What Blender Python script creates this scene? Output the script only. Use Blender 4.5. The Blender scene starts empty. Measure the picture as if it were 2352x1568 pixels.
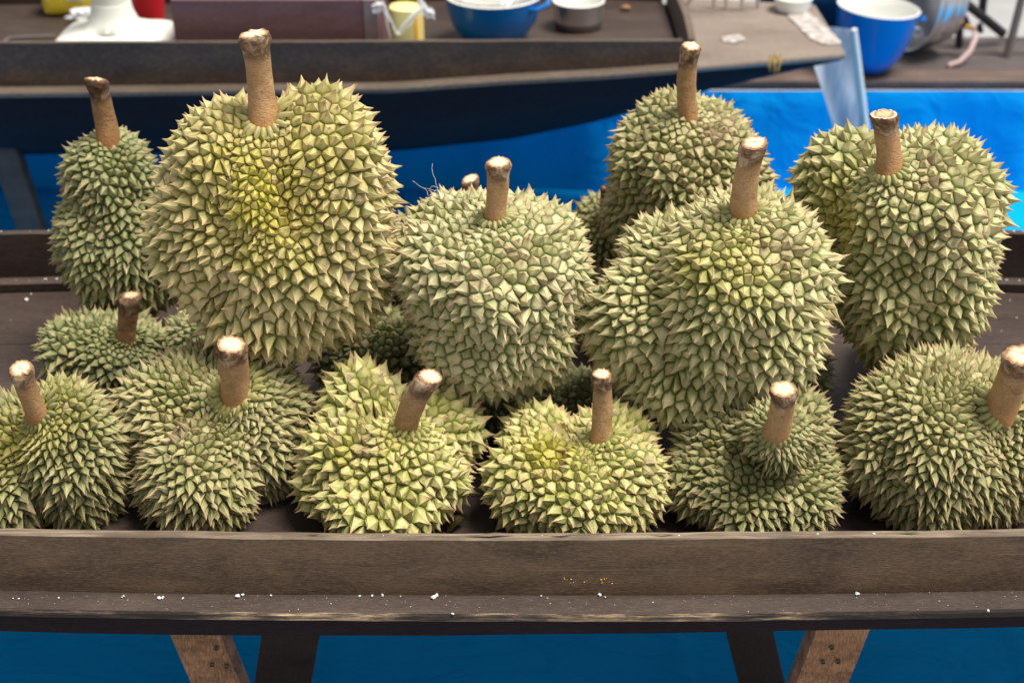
import bpy, bmesh, math, random
import numpy as np
from mathutils import Vector, Matrix, noise

rng = np.random.default_rng(7)
random.seed(7)
C = bpy.context.scene
COL = C.collection
R = math.radians

# ------------------------------------------------------------------ camera
F, CX, CY, PITCH, HC = 3267.0, 1176.0, 784.0, R(30), 1.6
cam_d = bpy.data.cameras.new('camera')
cam = bpy.data.objects.new('camera', cam_d)
COL.objects.link(cam)
cam.location = (0, 0, HC)
cam.rotation_euler = (R(90) - PITCH, 0, 0)
cam_d.sensor_width = 36
cam_d.lens = 50
cam_d.clip_start = 0.05
cam_d.clip_end = 400
cam_d.dof.use_dof = True
cam_d.dof.focus_distance = 1.62
cam_d.dof.aperture_fstop = 5.0
C.camera = cam

# ------------------------------------------------------------------ sky and sun
SUN_EL, SUN_AZ = 69, 100            # azimuth from +Y (away from the camera) towards +X
w = bpy.data.worlds.new('World'); C.world = w
w.use_nodes = True
nt = w.node_tree
nt.nodes.clear()
sky = nt.nodes.new('ShaderNodeTexSky'); sky.sky_type = 'NISHITA'
sky.sun_disc = False
sky.sun_elevation = R(SUN_EL); sky.sun_rotation = R(SUN_AZ)
sky.air_density = 1.0; sky.dust_density = 3.0; sky.ozone_density = 1.0
hs = nt.nodes.new('ShaderNodeHueSaturation'); hs.inputs['Saturation'].default_value = 0.0
bg = nt.nodes.new('ShaderNodeBackground'); bg.inputs['Strength'].default_value = 0.092
wo = nt.nodes.new('ShaderNodeOutputWorld')
nt.links.new(sky.outputs[0], hs.inputs['Color'])
nt.links.new(hs.outputs[0], bg.inputs['Color'])
nt.links.new(bg.outputs[0], wo.inputs['Surface'])
sd = bpy.data.lights.new('sun', 'SUN'); sun = bpy.data.objects.new('sun', sd); COL.objects.link(sun)
sd.energy = 4.2; sd.angle = R(22); sd.color = (1.0, 0.92, 0.80)
_s = Vector((math.sin(R(SUN_AZ)) * math.cos(R(SUN_EL)), math.cos(R(SUN_AZ)) * math.cos(R(SUN_EL)), math.sin(R(SUN_EL))))
sun.rotation_euler = _s.to_track_quat('Z', 'Y').to_euler()
sun.location = (2, 2, 4)
C.view_settings.view_transform = 'Standard'
C.view_settings.look = 'None'
C.view_settings.gamma = 1
C.view_settings.use_curve_mapping = False
C.view_settings.exposure = 0.46
C.render.engine = 'CYCLES'

# ------------------------------------------------------------------ measuring helpers
FWD = np.array([0, math.cos(PITCH), -math.sin(PITCH)])
UP = np.array([0, math.sin(PITCH), math.cos(PITCH)])
CAM = np.array([0, 0, HC])
def ray(px, py):
    return FWD + np.array([1.0, 0, 0]) * (px - CX) / F - UP * (py - CY) / F
def at_y(px, py, y):
    d = ray(px, py); return CAM + d * (y / d[1])
def at_z(px, py, z):
    d = ray(px, py); return CAM + d * ((z - HC) / d[2])
def proj(P):
    v = np.asarray(P) - CAM
    dep = v @ FWD
    return CX + F * v[..., 0] / dep, CY - F * (v @ UP) / dep, dep
def ppm(y, z):                     # pixels per metre at a place
    return F / (y * math.cos(PITCH) + (HC - z) * math.sin(PITCH))

# ------------------------------------------------------------------ object helpers
def link(o, parent=None):
    COL.objects.link(o)
    if parent is not None: o.parent = parent
    return o
def tag(o, label=None, cat=None, group=None, kind=None):
    if label: o['label'] = label
    if cat: o['category'] = cat
    if group: o['group'] = group
    if kind: o['kind'] = kind
    return o
def empty(name, loc=(0, 0, 0)):
    o = bpy.data.objects.new(name, None); o.location = loc; o.empty_display_size = 0.05
    return link(o)
def obj(name, bm, mat, parent=None, smooth=True, sharp=35):
    me = bpy.data.meshes.new(name)
    bmesh.ops.recalc_face_normals(bm, faces=bm.faces)
    if smooth:
        for f in bm.faces: f.smooth = True
        for e in bm.edges:
            if len(e.link_faces) == 2 and e.calc_face_angle(0) > R(sharp): e.smooth = False
    bm.to_mesh(me); bm.free()
    for m in (mat if isinstance(mat, (list, tuple)) else [mat]): me.materials.append(m)
    o = bpy.data.objects.new(name, me)
    link(o)
    if parent is not None:
        o.parent = parent
        o.matrix_parent_inverse = Matrix.Translation(parent.location).inverted()
    return o
def add_box(bm, c, s, rot=None, bevel=0, mi=0):
    m = Matrix.Translation(c) @ (rot.to_4x4() if rot is not None else Matrix()) @ Matrix.Diagonal((*s, 1))
    r = bmesh.ops.create_cube(bm, size=1, matrix=m)
    vs = r['verts']
    fs = {f for v in vs for f in v.link_faces}
    for f in fs: f.material_index = mi
    if bevel:
        es = list({e for v in vs for e in v.link_edges})
        bmesh.ops.bevel(bm, geom=es, offset=bevel, segments=2, affect='EDGES', profile=0.6)
    return vs
def add_lathe(bm, prof, M=Matrix(), n=48, mis=None, wob=None):
    rings = []
    for (r, z) in prof:
        rings.append([bm.verts.new(M @ Vector((max(r, 1e-5) * math.cos(2 * math.pi * k / n), max(r, 1e-5) * math.sin(2 * math.pi * k / n), z))) for k in range(n)])
    for i in range(len(rings) - 1):
        for k in range(n):
            f = bm.faces.new((rings[i][k], rings[i][(k + 1) % n], rings[i + 1][(k + 1) % n], rings[i + 1][k]))
            if mis: f.material_index = mis[i]
    return rings
def add_tube(bm, pts, r, n=8, cap=True):
    pts = [Vector(p) for p in pts]
    rs = r if isinstance(r, (list, tuple)) else [r] * len(pts)
    prev = None; nrm = None; first = None
    for i, p in enumerate(pts):
        t = (pts[min(i + 1, len(pts) - 1)] - pts[max(i - 1, 0)]).normalized()
        if nrm is None:
            nrm = t.orthogonal().normalized()
        nrm = (nrm - t * nrm.dot(t)).normalized()
        b = t.cross(nrm)
        ring = [bm.verts.new(p + (nrm * math.cos(2 * math.pi * k / n) + b * math.sin(2 * math.pi * k / n)) * rs[i]) for k in range(n)]
        if prev:
            for k in range(n): bm.faces.new((prev[k], prev[(k + 1) % n], ring[(k + 1) % n], ring[k]))
        else: first = ring
        prev = ring
    if cap:
        bm.faces.new(first[::-1]); bm.faces.new(prev)
def sweep(bm, xs, section, mi=None, caps=True):
    """section(x) gives a closed loop of (y, z); joined along x."""
    prev = None; first = None
    for x in xs:
        ring = [bm.verts.new((x, y, z)) for (y, z) in section(x)]
        if prev:
            n = len(ring)
            for k in range(n):
                f = bm.faces.new((prev[k], prev[(k + 1) % n], ring[(k + 1) % n], ring[k]))
                if mi: f.material_index = mi[k]
        else: first = ring
        prev = ring
    if caps:
        bm.faces.new(first[::-1]); bm.faces.new(prev)

# ------------------------------------------------------------------ materials
class NB:
    def __init__(s, name):
        s.m = bpy.data.materials.new(name); s.m.use_nodes = True
        s.t = s.m.node_tree; s.t.nodes.clear()
        s.out = s.n('ShaderNodeOutputMaterial'); s.b = s.n('ShaderNodeBsdfPrincipled')
        s.l(s.b.outputs[0], s.out.inputs[0])
    def n(s, typ, **kw):
        nd = s.t.nodes.new(typ)
        for k, v in kw.items(): setattr(nd, k, v)
        return nd
    def l(s, a, b): s.t.links.new(a, b)
    def coord(s, scale=(1, 1, 1), kind='Object', loc=(0, 0, 0)):
        tc = s.n('ShaderNodeTexCoord'); mp = s.n('ShaderNodeMapping')
        mp.inputs['Scale'].default_value = scale; mp.inputs['Location'].default_value = loc
        s.l(tc.outputs[kind], mp.inputs[0]); return mp.outputs[0]
    def noise(s, vec, scale, detail=4, rough=0.55, dist=0):
        nd = s.n('ShaderNodeTexNoise')
        nd.inputs['Scale'].default_value = scale; nd.inputs['Detail'].default_value = detail
        nd.inputs['Roughness'].default_value = rough; nd.inputs['Distortion'].default_value = dist
        s.l(vec, nd.inputs['Vector']); return nd.outputs['Fac']
    def ramp(s, fac, stops, interp='LINEAR'):
        nd = s.n('ShaderNodeValToRGB'); nd.color_ramp.interpolation = interp
        el = nd.color_ramp.elements
        while len(el) < len(stops): el.new(0.5)
        for e, (p, c) in zip(el, stops):
            e.position = p
            e.color = (c, c, c, 1) if isinstance(c, (int, float)) else (*c, 1)
        s.l(fac, nd.inputs[0]); return nd.outputs[0]
    def mix(s, fac, a, b, mode='MIX'):
        nd = s.n('ShaderNodeMix', data_type='RGBA', blend_type=mode)
        for i, v in ((0, fac), (6, a), (7, b)):
            if isinstance(v, (int, float)): nd.inputs[i].default_value = v if i == 0 else (v, v, v, 1)
            elif isinstance(v, (tuple, list)): nd.inputs[i].default_value = (*v, 1)
            else: s.l(v, nd.inputs[i])
        return nd.outputs[2]
    def math(s, op, a, b=0.0):
        nd = s.n('ShaderNodeMath', operation=op)
        for i, v in ((0, a), (1, b)):
            if isinstance(v, (int, float)): nd.inputs[i].default_value = v
            else: s.l(v, nd.inputs[i])
        return nd.outputs[0]
    def bump(s, h, strength=0.3, dist=0.002, prev=None):
        nd = s.n('ShaderNodeBump'); nd.inputs['Strength'].default_value = strength
        nd.inputs['Distance'].default_value = dist
        s.l(h, nd.inputs['Height'])
        if prev is not None: s.l(prev, nd.inputs['Normal'])
        return nd.outputs[0]
    def done(s, col=None, rough=0.6, normal=None, metal=0, spec=0.4, **kw):
        b = s.b.inputs
        if col is not None:
            if isinstance(col, (tuple, list)): b['Base Color'].default_value = (*col, 1)
            else: s.l(col, b['Base Color'])
        if isinstance(rough, (int, float)): b['Roughness'].default_value = rough
        else: s.l(rough, b['Roughness'])
        b['Metallic'].default_value = metal
        b['Specular IOR Level'].default_value = spec
        if normal is not None: s.l(normal, b['Normal'])
        for k, v in kw.items(): b[k].default_value = v
        return s.m

def wood(name, dark, mid, light, scale=1.0, axis='x', rough=0.62, specks=0.0, grain=1.0, spec=0.35):
    b = NB(name)
    st = {'x': (1, 9, 9), 'y': (9, 1, 9), 'z': (9, 9, 1)}[axis]
    v = b.coord(tuple(k * scale for k in st))
    big = b.noise(b.coord((scale * 1.4, scale * 5, scale * 5)), 2.2, 5, 0.6, 0.4)
    fine = b.noise(v, 34, 6, 0.7, 0.15)
    pores = b.noise(b.coord(tuple(k * scale for k in {'x': (42, 190, 190), 'y': (190, 42, 190), 'z': (190, 190, 42)}[axis])), 1.4, 4, 0.65)
    c = b.ramp(big, [(0.28, dark), (0.52, mid), (0.78, light)])
    c = b.mix(b.math('MULTIPLY', fine, 0.75 * grain), c, b.mix(1.0, c, (0.42, 0.38, 0.36), 'MULTIPLY'))
    c = b.mix(b.ramp(pores, [(0.48, 0.0), (0.72, 0.55)]), c, light)
    c = b.mix(b.ramp(pores, [(0.3, 0.6), (0.5, 0.0)]), c, dark)
    kn = b.noise(b.coord({'x': (5, 22, 22), 'y': (22, 5, 22), 'z': (22, 22, 5)}[axis], loc=(2, 3, 4)), 1.5, 5, 0.7, 1.5)
    c = b.mix(b.ramp(kn, [(0.60, 0.0), (0.70, 0.55)]), c, dark)
    scr = b.noise(b.coord({'x': (3, 400, 400), 'y': (400, 3, 400), 'z': (400, 400, 3)}[axis], loc=(1, 1, 1)), 1.0, 2, 0.4)
    c = b.mix(b.ramp(scr, [(0.70, 0.0), (0.74, 0.5)]), c, light)
    if specks:
        sp = b.noise(b.coord((1, 1, 1)), 330, 2, 0.5)
        sm = b.ramp(sp, [(0.765 - 0.02 * specks, 0.0), (0.785 - 0.02 * specks, 1.0)])
        c = b.mix(sm, c, (0.55, 0.53, 0.5))
    nm = b.bump(fine, 0.25, 0.002, b.bump(pores, 0.25, 0.0006))
    return b.done(c, b.ramp(big, [(0.2, rough - 0.1), (0.8, rough + 0.12)]), nm, spec=spec)

def flat(name, col, rough=0.5, metal=0, nscale=40, var=0.12, bump=0.05, spec=0.4, **kw):
    b = NB(name)
    n1 = b.noise(b.coord(), nscale, 5, 0.6)
    n2 = b.noise(b.coord(), nscale * 0.15, 3, 0.6)
    c = b.mix(b.math('MULTIPLY', b.math('ADD', n1, n2), 1.0), tuple(k * (1 - var) for k in col), tuple(min(1, k * (1 + var)) for k in col))
    nm = b.bump(n1, bump, 0.002)
    return b.done(c, rough, nm, metal, spec, **kw)

M_wall = wood('painted plywood', (0.048, 0.031, 0.021), (0.14, 0.092, 0.058), (0.225, 0.152, 0.095), 2.2)
M_ledge = wood('weathered ledge wood', (0.036, 0.026, 0.022), (0.066, 0.048, 0.041), (0.10, 0.074, 0.062), 2.0, specks=1.0)
M_floorw = wood('brown deck wood', (0.034, 0.024, 0.021), (0.058, 0.041, 0.035), (0.088, 0.064, 0.055), 1.6, rough=0.5)
M_inner = wood('dark inner board', (0.018, 0.012, 0.011), (0.042, 0.027, 0.023), (0.075, 0.052, 0.044), 1.6, rough=0.5)
M_legw = wood('bare trestle wood', (0.07, 0.035, 0.02), (0.34, 0.175, 0.09), (0.55, 0.32, 0.17), 2.6, 'z', 0.7)
M_legd = wood('dark trestle wood', (0.012, 0.008, 0.008), (0.028, 0.018, 0.017), (0.05, 0.035, 0.032), 2.2, 'z', 0.6)
M_legm = wood('brown trestle wood', (0.035, 0.024, 0.02), (0.075, 0.05, 0.04), (0.13, 0.09, 0.07), 2.2, 'z', 0.65)
M_fardeck = wood('sun bleached deck board', (0.17, 0.135, 0.115), (0.25, 0.205, 0.175), (0.32, 0.27, 0.235), 1.2, rough=0.6)
M_farwall = wood('dark side board', (0.03, 0.021, 0.017), (0.068, 0.047, 0.036), (0.15, 0.10, 0.07), 1.3, rough=0.6)
M_farled = wood('rubbing strip wood', (0.07, 0.055, 0.045), (0.13, 0.10, 0.08), (0.2, 0.155, 0.125), 1.3)
M_maroon = wood('maroon painted wood', (0.11, 0.055, 0.058), (0.16, 0.08, 0.083), (0.21, 0.11, 0.112), 1.4, rough=0.55, grain=0.5)
M_maroonl = flat('worn maroon edge', (0.2, 0.14, 0.13))
M_hull = wood('navy painted hull', (0.012, 0.009, 0.012), (0.018, 0.014, 0.018), (0.026, 0.02, 0.025), 1.5, rough=0.8, grain=0.4, spec=0.08)

def ply_edge():
    b = NB('plywood edge layers')
    v = b.coord((5, 300, 300))
    lay = b.noise(v, 1.6, 3, 0.5)
    pat = b.noise(b.coord((3, 14, 14)), 3, 5, 0.65)
    c = b.ramp(lay, [(0.3, (0.075, 0.055, 0.04)), (0.48, (0.19, 0.145, 0.105)), (0.6, (0.24, 0.19, 0.14)), (0.72, (0.33, 0.27, 0.2))])
    c = b.mix(b.ramp(pat, [(0.45, 0.0), (0.62, 0.8)]), c, (0.085, 0.062, 0.045))
    return b.done(c, 0.8, b.bump(lay, 0.6, 0.002))
M_ply = ply_edge()
def chip_edge():
    b = NB('chipped ledge edge')
    n1 = b.noise(b.coord((5, 60, 60)), 1.6, 8, 0.78)
    n1 = b.math('ADD', n1, b.math('MULTIPLY', b.math('ADD', b.noise(b.coord((2.2, 3, 3)), 1.6, 3), -0.57), 1.1))
    c = b.ramp(n1, [(0.38, (0.02, 0.015, 0.013)), (0.48, (0.09, 0.065, 0.05)), (0.54, (0.28, 0.205, 0.13)), (0.62, (0.55, 0.43, 0.29))])
    return b.done(c, 0.8, b.bump(n1, 0.8, 0.003))
M_chip = chip_edge()

def cloth(name, base):
    b = NB(name)
    n1 = b.noise(b.coord((1, 1, 1)), 3, 4, 0.5)
    weave = b.noise(b.coord((900, 900, 900)), 1, 2, 0.5)
    c = b.mix(n1, tuple(k * 0.86 for k in base), tuple(k * 1.12 for k in base))
    return b.done(c, 0.75, b.bump(weave, 0.1, 0.0005, b.bump(b.noise(b.coord((3, 9, 3)), 2.2, 4, 0.5, 1.2), 0.5, 0.03)), spec=0.06)
M_blue = cloth('blue tarpaulin', (0.0006, 0.305, 0.75))
M_grey = NB('grey paving')
_n = M_grey.noise(M_grey.coord(), 3, 8, 0.7)
M_grey = M_grey.done(M_grey.ramp(_n, [(0.3, (0.24, 0.245, 0.26)), (0.7, (0.36, 0.365, 0.38))]), 0.85, M_grey.bump(_n, 0.3, 0.01))
M_white = flat('white plastic', (0.68, 0.69, 0.64), 0.45, nscale=25, var=0.06)
M_yellow = flat('yellow plastic', (0.8, 0.62, 0.045), 0.35, var=0.05)
M_label = flat('paper label', (0.6, 0.62, 0.62), 0.6, var=0.08)
M_red = flat('red plastic', (0.5, 0.012, 0.02), 0.45, var=0.1)
M_enamel = flat('blue enamel', (0.001, 0.125, 0.42), 0.22, var=0.1, nscale=12, bump=0.01, spec=0.5)
M_enamelw = flat('white enamel', (0.78, 0.79, 0.76), 0.25, var=0.03, spec=0.5)
M_alu = flat('brushed aluminium', (0.62, 0.62, 0.63), 0.3, metal=1, var=0.12, nscale=30, bump=0.08)
M_aludark = flat('sooty aluminium', (0.12, 0.11, 0.11), 0.5, metal=0.7, var=0.4, nscale=30)
M_black = flat('black iron', (0.012, 0.012, 0.014), 0.45, var=0.2)
M_greybar = flat('weathered metal bar', (0.12, 0.11, 0.10), 0.5, var=0.2)
M_hose = flat('pink rubber hose', (0.45, 0.33, 0.33), 0.4, var=0.1)
M_brass = flat('brass', (0.6, 0.33, 0.07), 0.35, metal=0.9)
M_tin = flat('printed tin yellow', (0.75, 0.68, 0.3), 0.4, var=0.05)
M_orange = flat('orange print', (0.75, 0.16, 0.03), 0.4)
M_stripe = flat('gold print', (0.75, 0.42, 0.05), 0.4)
M_crumb = flat('white crumb', (0.6, 0.6, 0.62), 0.7, var=0.05)
M_yfleck = flat('yellow paint fleck', (0.6, 0.36, 0.06), 0.7)
M_navy = cloth('navy tarpaulin', (0.001, 0.02, 0.07))
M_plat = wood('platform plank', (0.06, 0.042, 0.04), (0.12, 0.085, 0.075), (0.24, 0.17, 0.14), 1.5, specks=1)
M_platd = wood('platform plank grey brown', (0.055, 0.045, 0.045), (0.09, 0.075, 0.078), (0.13, 0.11, 0.11), 1.5)  # darker, greyer brown of the rear planks and the legs
def plastic_bag():
    b = NB('thin clear plastic')
    n = b.noise(b.coord(), 55, 4, 0.6)
    m = b.done((0.85, 0.88, 0.93), 0.25, b.bump(n, 0.7, 0.01), spec=0.5)
    b.b.inputs['Alpha'].default_value = 0.55
    return m
M_bag = plastic_bag()
def frosted():
    b = NB('milky plastic sheet')
    n = b.noise(b.coord((14, 14, 2.2)), 2, 4, 0.6)
    c = b.ramp(n, [(0.35, (0.5, 0.53, 0.6)), (0.6, (0.88, 0.87, 0.86))])
    return b.done(c, 0.6, spec=0.15)
M_frost = frosted()
def leafmat():
    b = NB('dry leaf')
    n = b.noise(b.coord(), 60, 4)
    return b.done(b.ramp(n, [(0.4, (0.04, 0.05, 0.012)), (0.65, (0.16, 0.09, 0.03))]), 0.6)
M_leaf = leafmat()

def rind_mat(name, green, pale, valley, tipc, scar=0.75):
    b = NB(name)
    at = b.n('ShaderNodeAttribute', attribute_name='skin')
    sp = b.n('ShaderNodeSeparateColor'); b.l(at.outputs['Color'], sp.inputs[0])
    t, rnd, ripe = sp.outputs[0], sp.outputs[1], sp.outputs[2]
    sc = at.outputs['Alpha']
    n1 = b.noise(b.coord(), 22, 4, 0.6)
    n2 = b.noise(b.coord(), 160, 5, 0.65)
    fib = b.noise(b.coord((170, 170, 380)), 2.6, 5, 0.7)
    f = b.math('ADD', b.math('MULTIPLY', rnd, 0.5), b.math('ADD', b.math('MULTIPLY', n1, 0.55), -0.30))
    f = b.math('ADD', f, b.math('MULTIPLY', t, 0.72))
    c = b.mix(b.ramp(f, [(0.1, 0.0), (0.8, 1.0)]), green, pale)
    c = b.mix(b.math('MULTIPLY', ripe, 0.85), c, b.mix(n2, (0.33, 0.31, 0.018), (0.52, 0.46, 0.06)))
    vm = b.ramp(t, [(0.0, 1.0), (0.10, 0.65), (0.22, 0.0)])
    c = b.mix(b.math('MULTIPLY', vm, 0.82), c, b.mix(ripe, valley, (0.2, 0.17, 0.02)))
    tf = b.math('ADD', t, b.math('MULTIPLY', b.math('ADD', n2, -0.5), 0.5))
    tf = b.math('ADD', tf, b.math('MULTIPLY', b.math('ADD', rnd, -0.5), 0.2))
    c = b.mix(b.ramp(tf, [(0.58, 0.0), (0.82, 0.4), (1.0, 0.9)]), c, tipc)
    # scuffs: brown dry abrasions and dark dots, where the skin is damaged
    s1 = b.noise(b.coord(loc=(3, 1, 2)), 26, 6, 0.75, 0.6)
    sm = b.ramp(b.math('ADD', s1, b.math('MULTIPLY', sc, 0.22)), [(0.64, 0.0), (0.78, scar)])
    c = b.mix(sm, c, b.mix(n2, (0.13, 0.085, 0.05), (0.42, 0.32, 0.20)))
    s2 = b.noise(b.coord(loc=(7, 5, 1)), 190, 3, 0.6)
    c = b.mix(b.ramp(s2, [(0.67, 0.0), (0.73, 0.7)]), c, (0.10, 0.06, 0.035))
    c = b.mix(b.math('MULTIPLY', b.ramp(fib, [(0.35, 0.0), (0.65, 1.0)]), 0.22), c, b.mix(1.0, c, (0.55, 0.5, 0.42), 'MULTIPLY'))
    nm = b.bump(fib, 0.35, 0.0012, b.bump(n2, 0.3, 0.002))
    return b.done(c, b.ramp(n2, [(0.3, 0.42), (0.7, 0.62)]), nm, spec=0.42)

PALETTES = {
    'pale': ((0.235, 0.25, 0.082), (0.55, 0.52, 0.27), (0.105, 0.14, 0.037), (0.43, 0.285, 0.16)),
    'cream': ((0.265, 0.25, 0.072), (0.58, 0.505, 0.25), (0.155, 0.147, 0.033), (0.45, 0.285, 0.155)),
    'mint': ((0.25, 0.265, 0.1), (0.56, 0.52, 0.29), (0.11, 0.15, 0.045), (0.44, 0.305, 0.18)),
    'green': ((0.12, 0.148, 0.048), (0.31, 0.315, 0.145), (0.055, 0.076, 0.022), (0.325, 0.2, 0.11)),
    'moss': ((0.155, 0.172, 0.057), (0.375, 0.365, 0.17), (0.07, 0.086, 0.024), (0.36, 0.225, 0.125)),
    'olive': ((0.195, 0.205, 0.07), (0.44, 0.41, 0.2), (0.092, 0.112, 0.03), (0.39, 0.25, 0.14)),
    'lime': ((0.285, 0.3, 0.078), (0.58, 0.535, 0.24), (0.165, 0.19, 0.033), (0.46, 0.275, 0.16)),
}
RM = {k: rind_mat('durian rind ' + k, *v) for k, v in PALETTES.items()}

def stem_mat():
    b = NB('durian stem bark')
    at = b.n('ShaderNodeAttribute', attribute_name='skin')
    sp = b.n('ShaderNodeSeparateColor'); b.l(at.outputs['Color'], sp.inputs[0])
    t, rnd = sp.outputs[0], sp.outputs[1]
    n1 = b.noise(b.coord(), 60, 6, 0.7, 0.5)
    n2 = b.noise(b.coord((200, 200, 520)), 1.4, 4, 0.6)
    n3 = b.noise(b.coord(), 330, 4, 0.7)
    c = b.ramp(b.math('ADD', b.math('MULTIPLY', n1, 0.6), b.math('MULTIPLY', n2, 0.4)),
               [(0.32, (0.30, 0.17, 0.075)), (0.52, (0.48, 0.30, 0.15)), (0.7, (0.62, 0.43, 0.24))])
    c = b.mix(b.ramp(t, [(0.0, 0.75), (0.35, 0.0)]), c, (0.42, 0.2, 0.06))
    hi = b.ramp(b.math('ADD', b.math('ADD', b.math('MULTIPLY', t, 0.9), b.math('MULTIPLY', rnd, 0.12)), b.math('MULTIPLY', n1, 0.55)), [(0.93, 0.0), (1.06, 1.0)])
    c = b.mix(hi, c, b.ramp(n1, [(0.36, (0.07, 0.04, 0.025)), (0.5, (0.24, 0.14, 0.085)), (0.62, (0.55, 0.42, 0.28))]))
    c = b.mix(b.ramp(n3, [(0.60, 0.0), (0.68, 0.75)]), c, (0.10, 0.06, 0.035))
    c = b.mix(b.math('MULTIPLY', rnd, 1.0), c, b.mix(1.0, c, (0.62, 0.54, 0.46), 'MULTIPLY'))
    nm = b.bump(n3, 0.5, 0.002, b.bump(n2, 0.6, 0.003, b.bump(n1, 0.5, 0.005)))
    return b.done(c, 0.75, nm, spec=0.25)
M_stem = stem_mat()
def cut_mat(name, core, ring, edge):
    b = NB(name)
    at = b.n('ShaderNodeAttribute', attribute_name='skin')
    sp = b.n('ShaderNodeSeparateColor'); b.l(at.outputs['Color'], sp.inputs[0])
    n = b.noise(b.coord(), 110, 4, 0.6)
    f = b.math('ADD', sp.outputs[0], b.math('MULTIPLY', b.math('ADD', n, -0.5), 0.5))
    c = b.ramp(f, [(0.0, core), (0.5, core), (0.68, ring), (0.9, edge)])
    return b.done(c, 0.7, b.bump(n, 0.6, 0.003))
M_cut = cut_mat('fresh stem cut', (0.74, 0.61, 0.44), (0.62, 0.47, 0.29), (0.27, 0.15, 0.08))
M_cut2 = cut_mat('dried stem cut', (0.68, 0.42, 0.24), (0.24, 0.12, 0.07), (0.62, 0.48, 0.36))
M_cut3 = cut_mat('brown stem cut', (0.6, 0.45, 0.28), (0.3, 0.17, 0.09), (0.11, 0.06, 0.035))

# ------------------------------------------------------------------ setting: ground, cloth, platform
FLOOR_BOAT = 0.51
bm = bmesh.new()
bmesh.ops.create_grid(bm, x_segments=1, y_segments=1, size=150, matrix=Matrix.Translation((0, 60, 0)))
tag(obj('ground', bm, M_grey, smooth=False), kind='structure')

def fold(x, y):
    cr = 0.004 * (math.exp(-((x % 0.55 - 0.27) / 0.012) ** 2) + math.exp(-((y % 0.5 - 0.3) / 0.012) ** 2))
    return cr + 0.004 * noise.noise(Vector((x * 2.1, y * 3.2, 1.7))) + 0.002 * noise.noise(Vector((x * 9, y * 5, 4)))
bm = bmesh.new()
NX, NY = 500, 150
g = [[bm.verts.new((-3.6 + 7.2 * i / NX, 1.5 + 2.13 * j / NY, 0.012 + fold(-3.6 + 7.2 * i / NX, 1.5 + 2.13 * j / NY))) for j in range(NY + 1)] for i in range(NX + 1)]
for i in range(NX):
    for j in range(NY): bm.faces.new((g[i][j], g[i + 1][j], g[i + 1][j + 1], g[i][j + 1]))
tag(obj('blue_floor_cloth', bm, M_blue), 'bright blue tarpaulin spread flat over the ground under both boats', 'tarpaulin')

# the raised platform behind, its cloth skirt hanging down the front
PZ, PY = 0.305, 3.64
pf = empty('platform', (0, PY + 0.2, 0))
tag(pf, 'low brown plank platform at the back with blue cloth below its edge', 'platform')
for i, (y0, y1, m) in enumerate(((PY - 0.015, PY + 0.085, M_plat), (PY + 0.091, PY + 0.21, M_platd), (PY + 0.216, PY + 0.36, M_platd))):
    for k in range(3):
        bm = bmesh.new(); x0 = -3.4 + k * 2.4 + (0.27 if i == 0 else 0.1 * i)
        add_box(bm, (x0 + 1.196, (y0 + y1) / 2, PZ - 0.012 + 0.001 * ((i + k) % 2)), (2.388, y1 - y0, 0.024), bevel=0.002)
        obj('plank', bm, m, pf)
for x in (-3.2, -1.6, 0.0, 1.6, 3.2):
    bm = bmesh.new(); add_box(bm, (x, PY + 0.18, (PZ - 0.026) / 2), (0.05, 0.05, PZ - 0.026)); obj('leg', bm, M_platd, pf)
bm = bmesh.new()
NX, NZ = 420, 14
def skirt_y(x, z):
    a = 1 - z / PZ
    return (PY - 0.0195 - 0.012 * min(1, a * 6) - 0.05 * a ** 2 * 0.4
            + 0.020 * a * math.sin(x * 17 + 2.5 * noise.noise(Vector((x * 1.5, 0, 0)))) * (0.5 + noise.noise(Vector((x * 2.3, 3, 0))))
            + 0.030 * min(1, a * 5) * (0.25 + a) * noise.noise(Vector((x * 6.0 + z * 1.5, z * 1.2, 8))))
g = [[bm.verts.new((-3.5 + 7 * i / NX, min(skirt_y(-3.5 + 7 * i / NX, z0 := (PZ - 0.03) * (1 - j / NZ) + 0.008), PY - 0.019), z0)) for j in range(NZ + 1)] for i in range(NX + 1)]
for i in range(NX):
    for j in range(NZ): bm.faces.new((g[i][j], g[i + 1][j], g[i + 1][j + 1], g[i][j + 1]))
tag(obj('blue_cloth_skirt', bm, M_blue), 'bright blue cloth hanging in soft folds down the front of the platform', 'cloth')

# ------------------------------------------------------------------ front boat
RIM, LEDGE = 0.6055, 0.5265
YC = 1.683
def hw(x): return 0.407 * (1 - (abs(x) / 2.7) ** 2.5)
XS = [-2.5 + 5.0 * i / 160 for i in range(161)]
def jit(x, s, a, k): return a * noise.noise(Vector((x * s, k, 0.3)))
boat = empty('wooden_boat', (0, YC, 0.44))
tag(boat, 'long brown plywood boat in the foreground carrying the heap of durians', 'boat')
bm = bmesh.new()
def sec(x):
    y = YC - hw(x) + 0.0; zt = RIM + jit(x, 2.0, 0.004, 1) + jit(x, 30, 0.0012, 2); j = jit(x, 50, 0.0008, 4)
    return [(y + j, zt - 0.0015), (y + 0.002, zt), (y + 0.011, zt + jit(x, 40, 0.0008, 3)), (y + 0.0125, zt - 0.002), (y + 0.0125, LEDGE - 0.018), (y, LEDGE - 0.018)]
sweep(bm, XS, sec, mi=[1, 1, 1, 0, 0, 0])
obj('front_board', bm, [M_wall, M_ply], boat, sharp=30)
bm = bmesh.new()
def sec(x):
    y = YC + hw(x); zt = RIM + jit(x, 2.0, 0.003, 11) + jit(x, 30, 0.001, 12)
    return [(y, zt - 0.001), (y + 0.0125, zt), (y + 0.0125, LEDGE - 0.018), (y, LEDGE - 0.018)]
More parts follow.
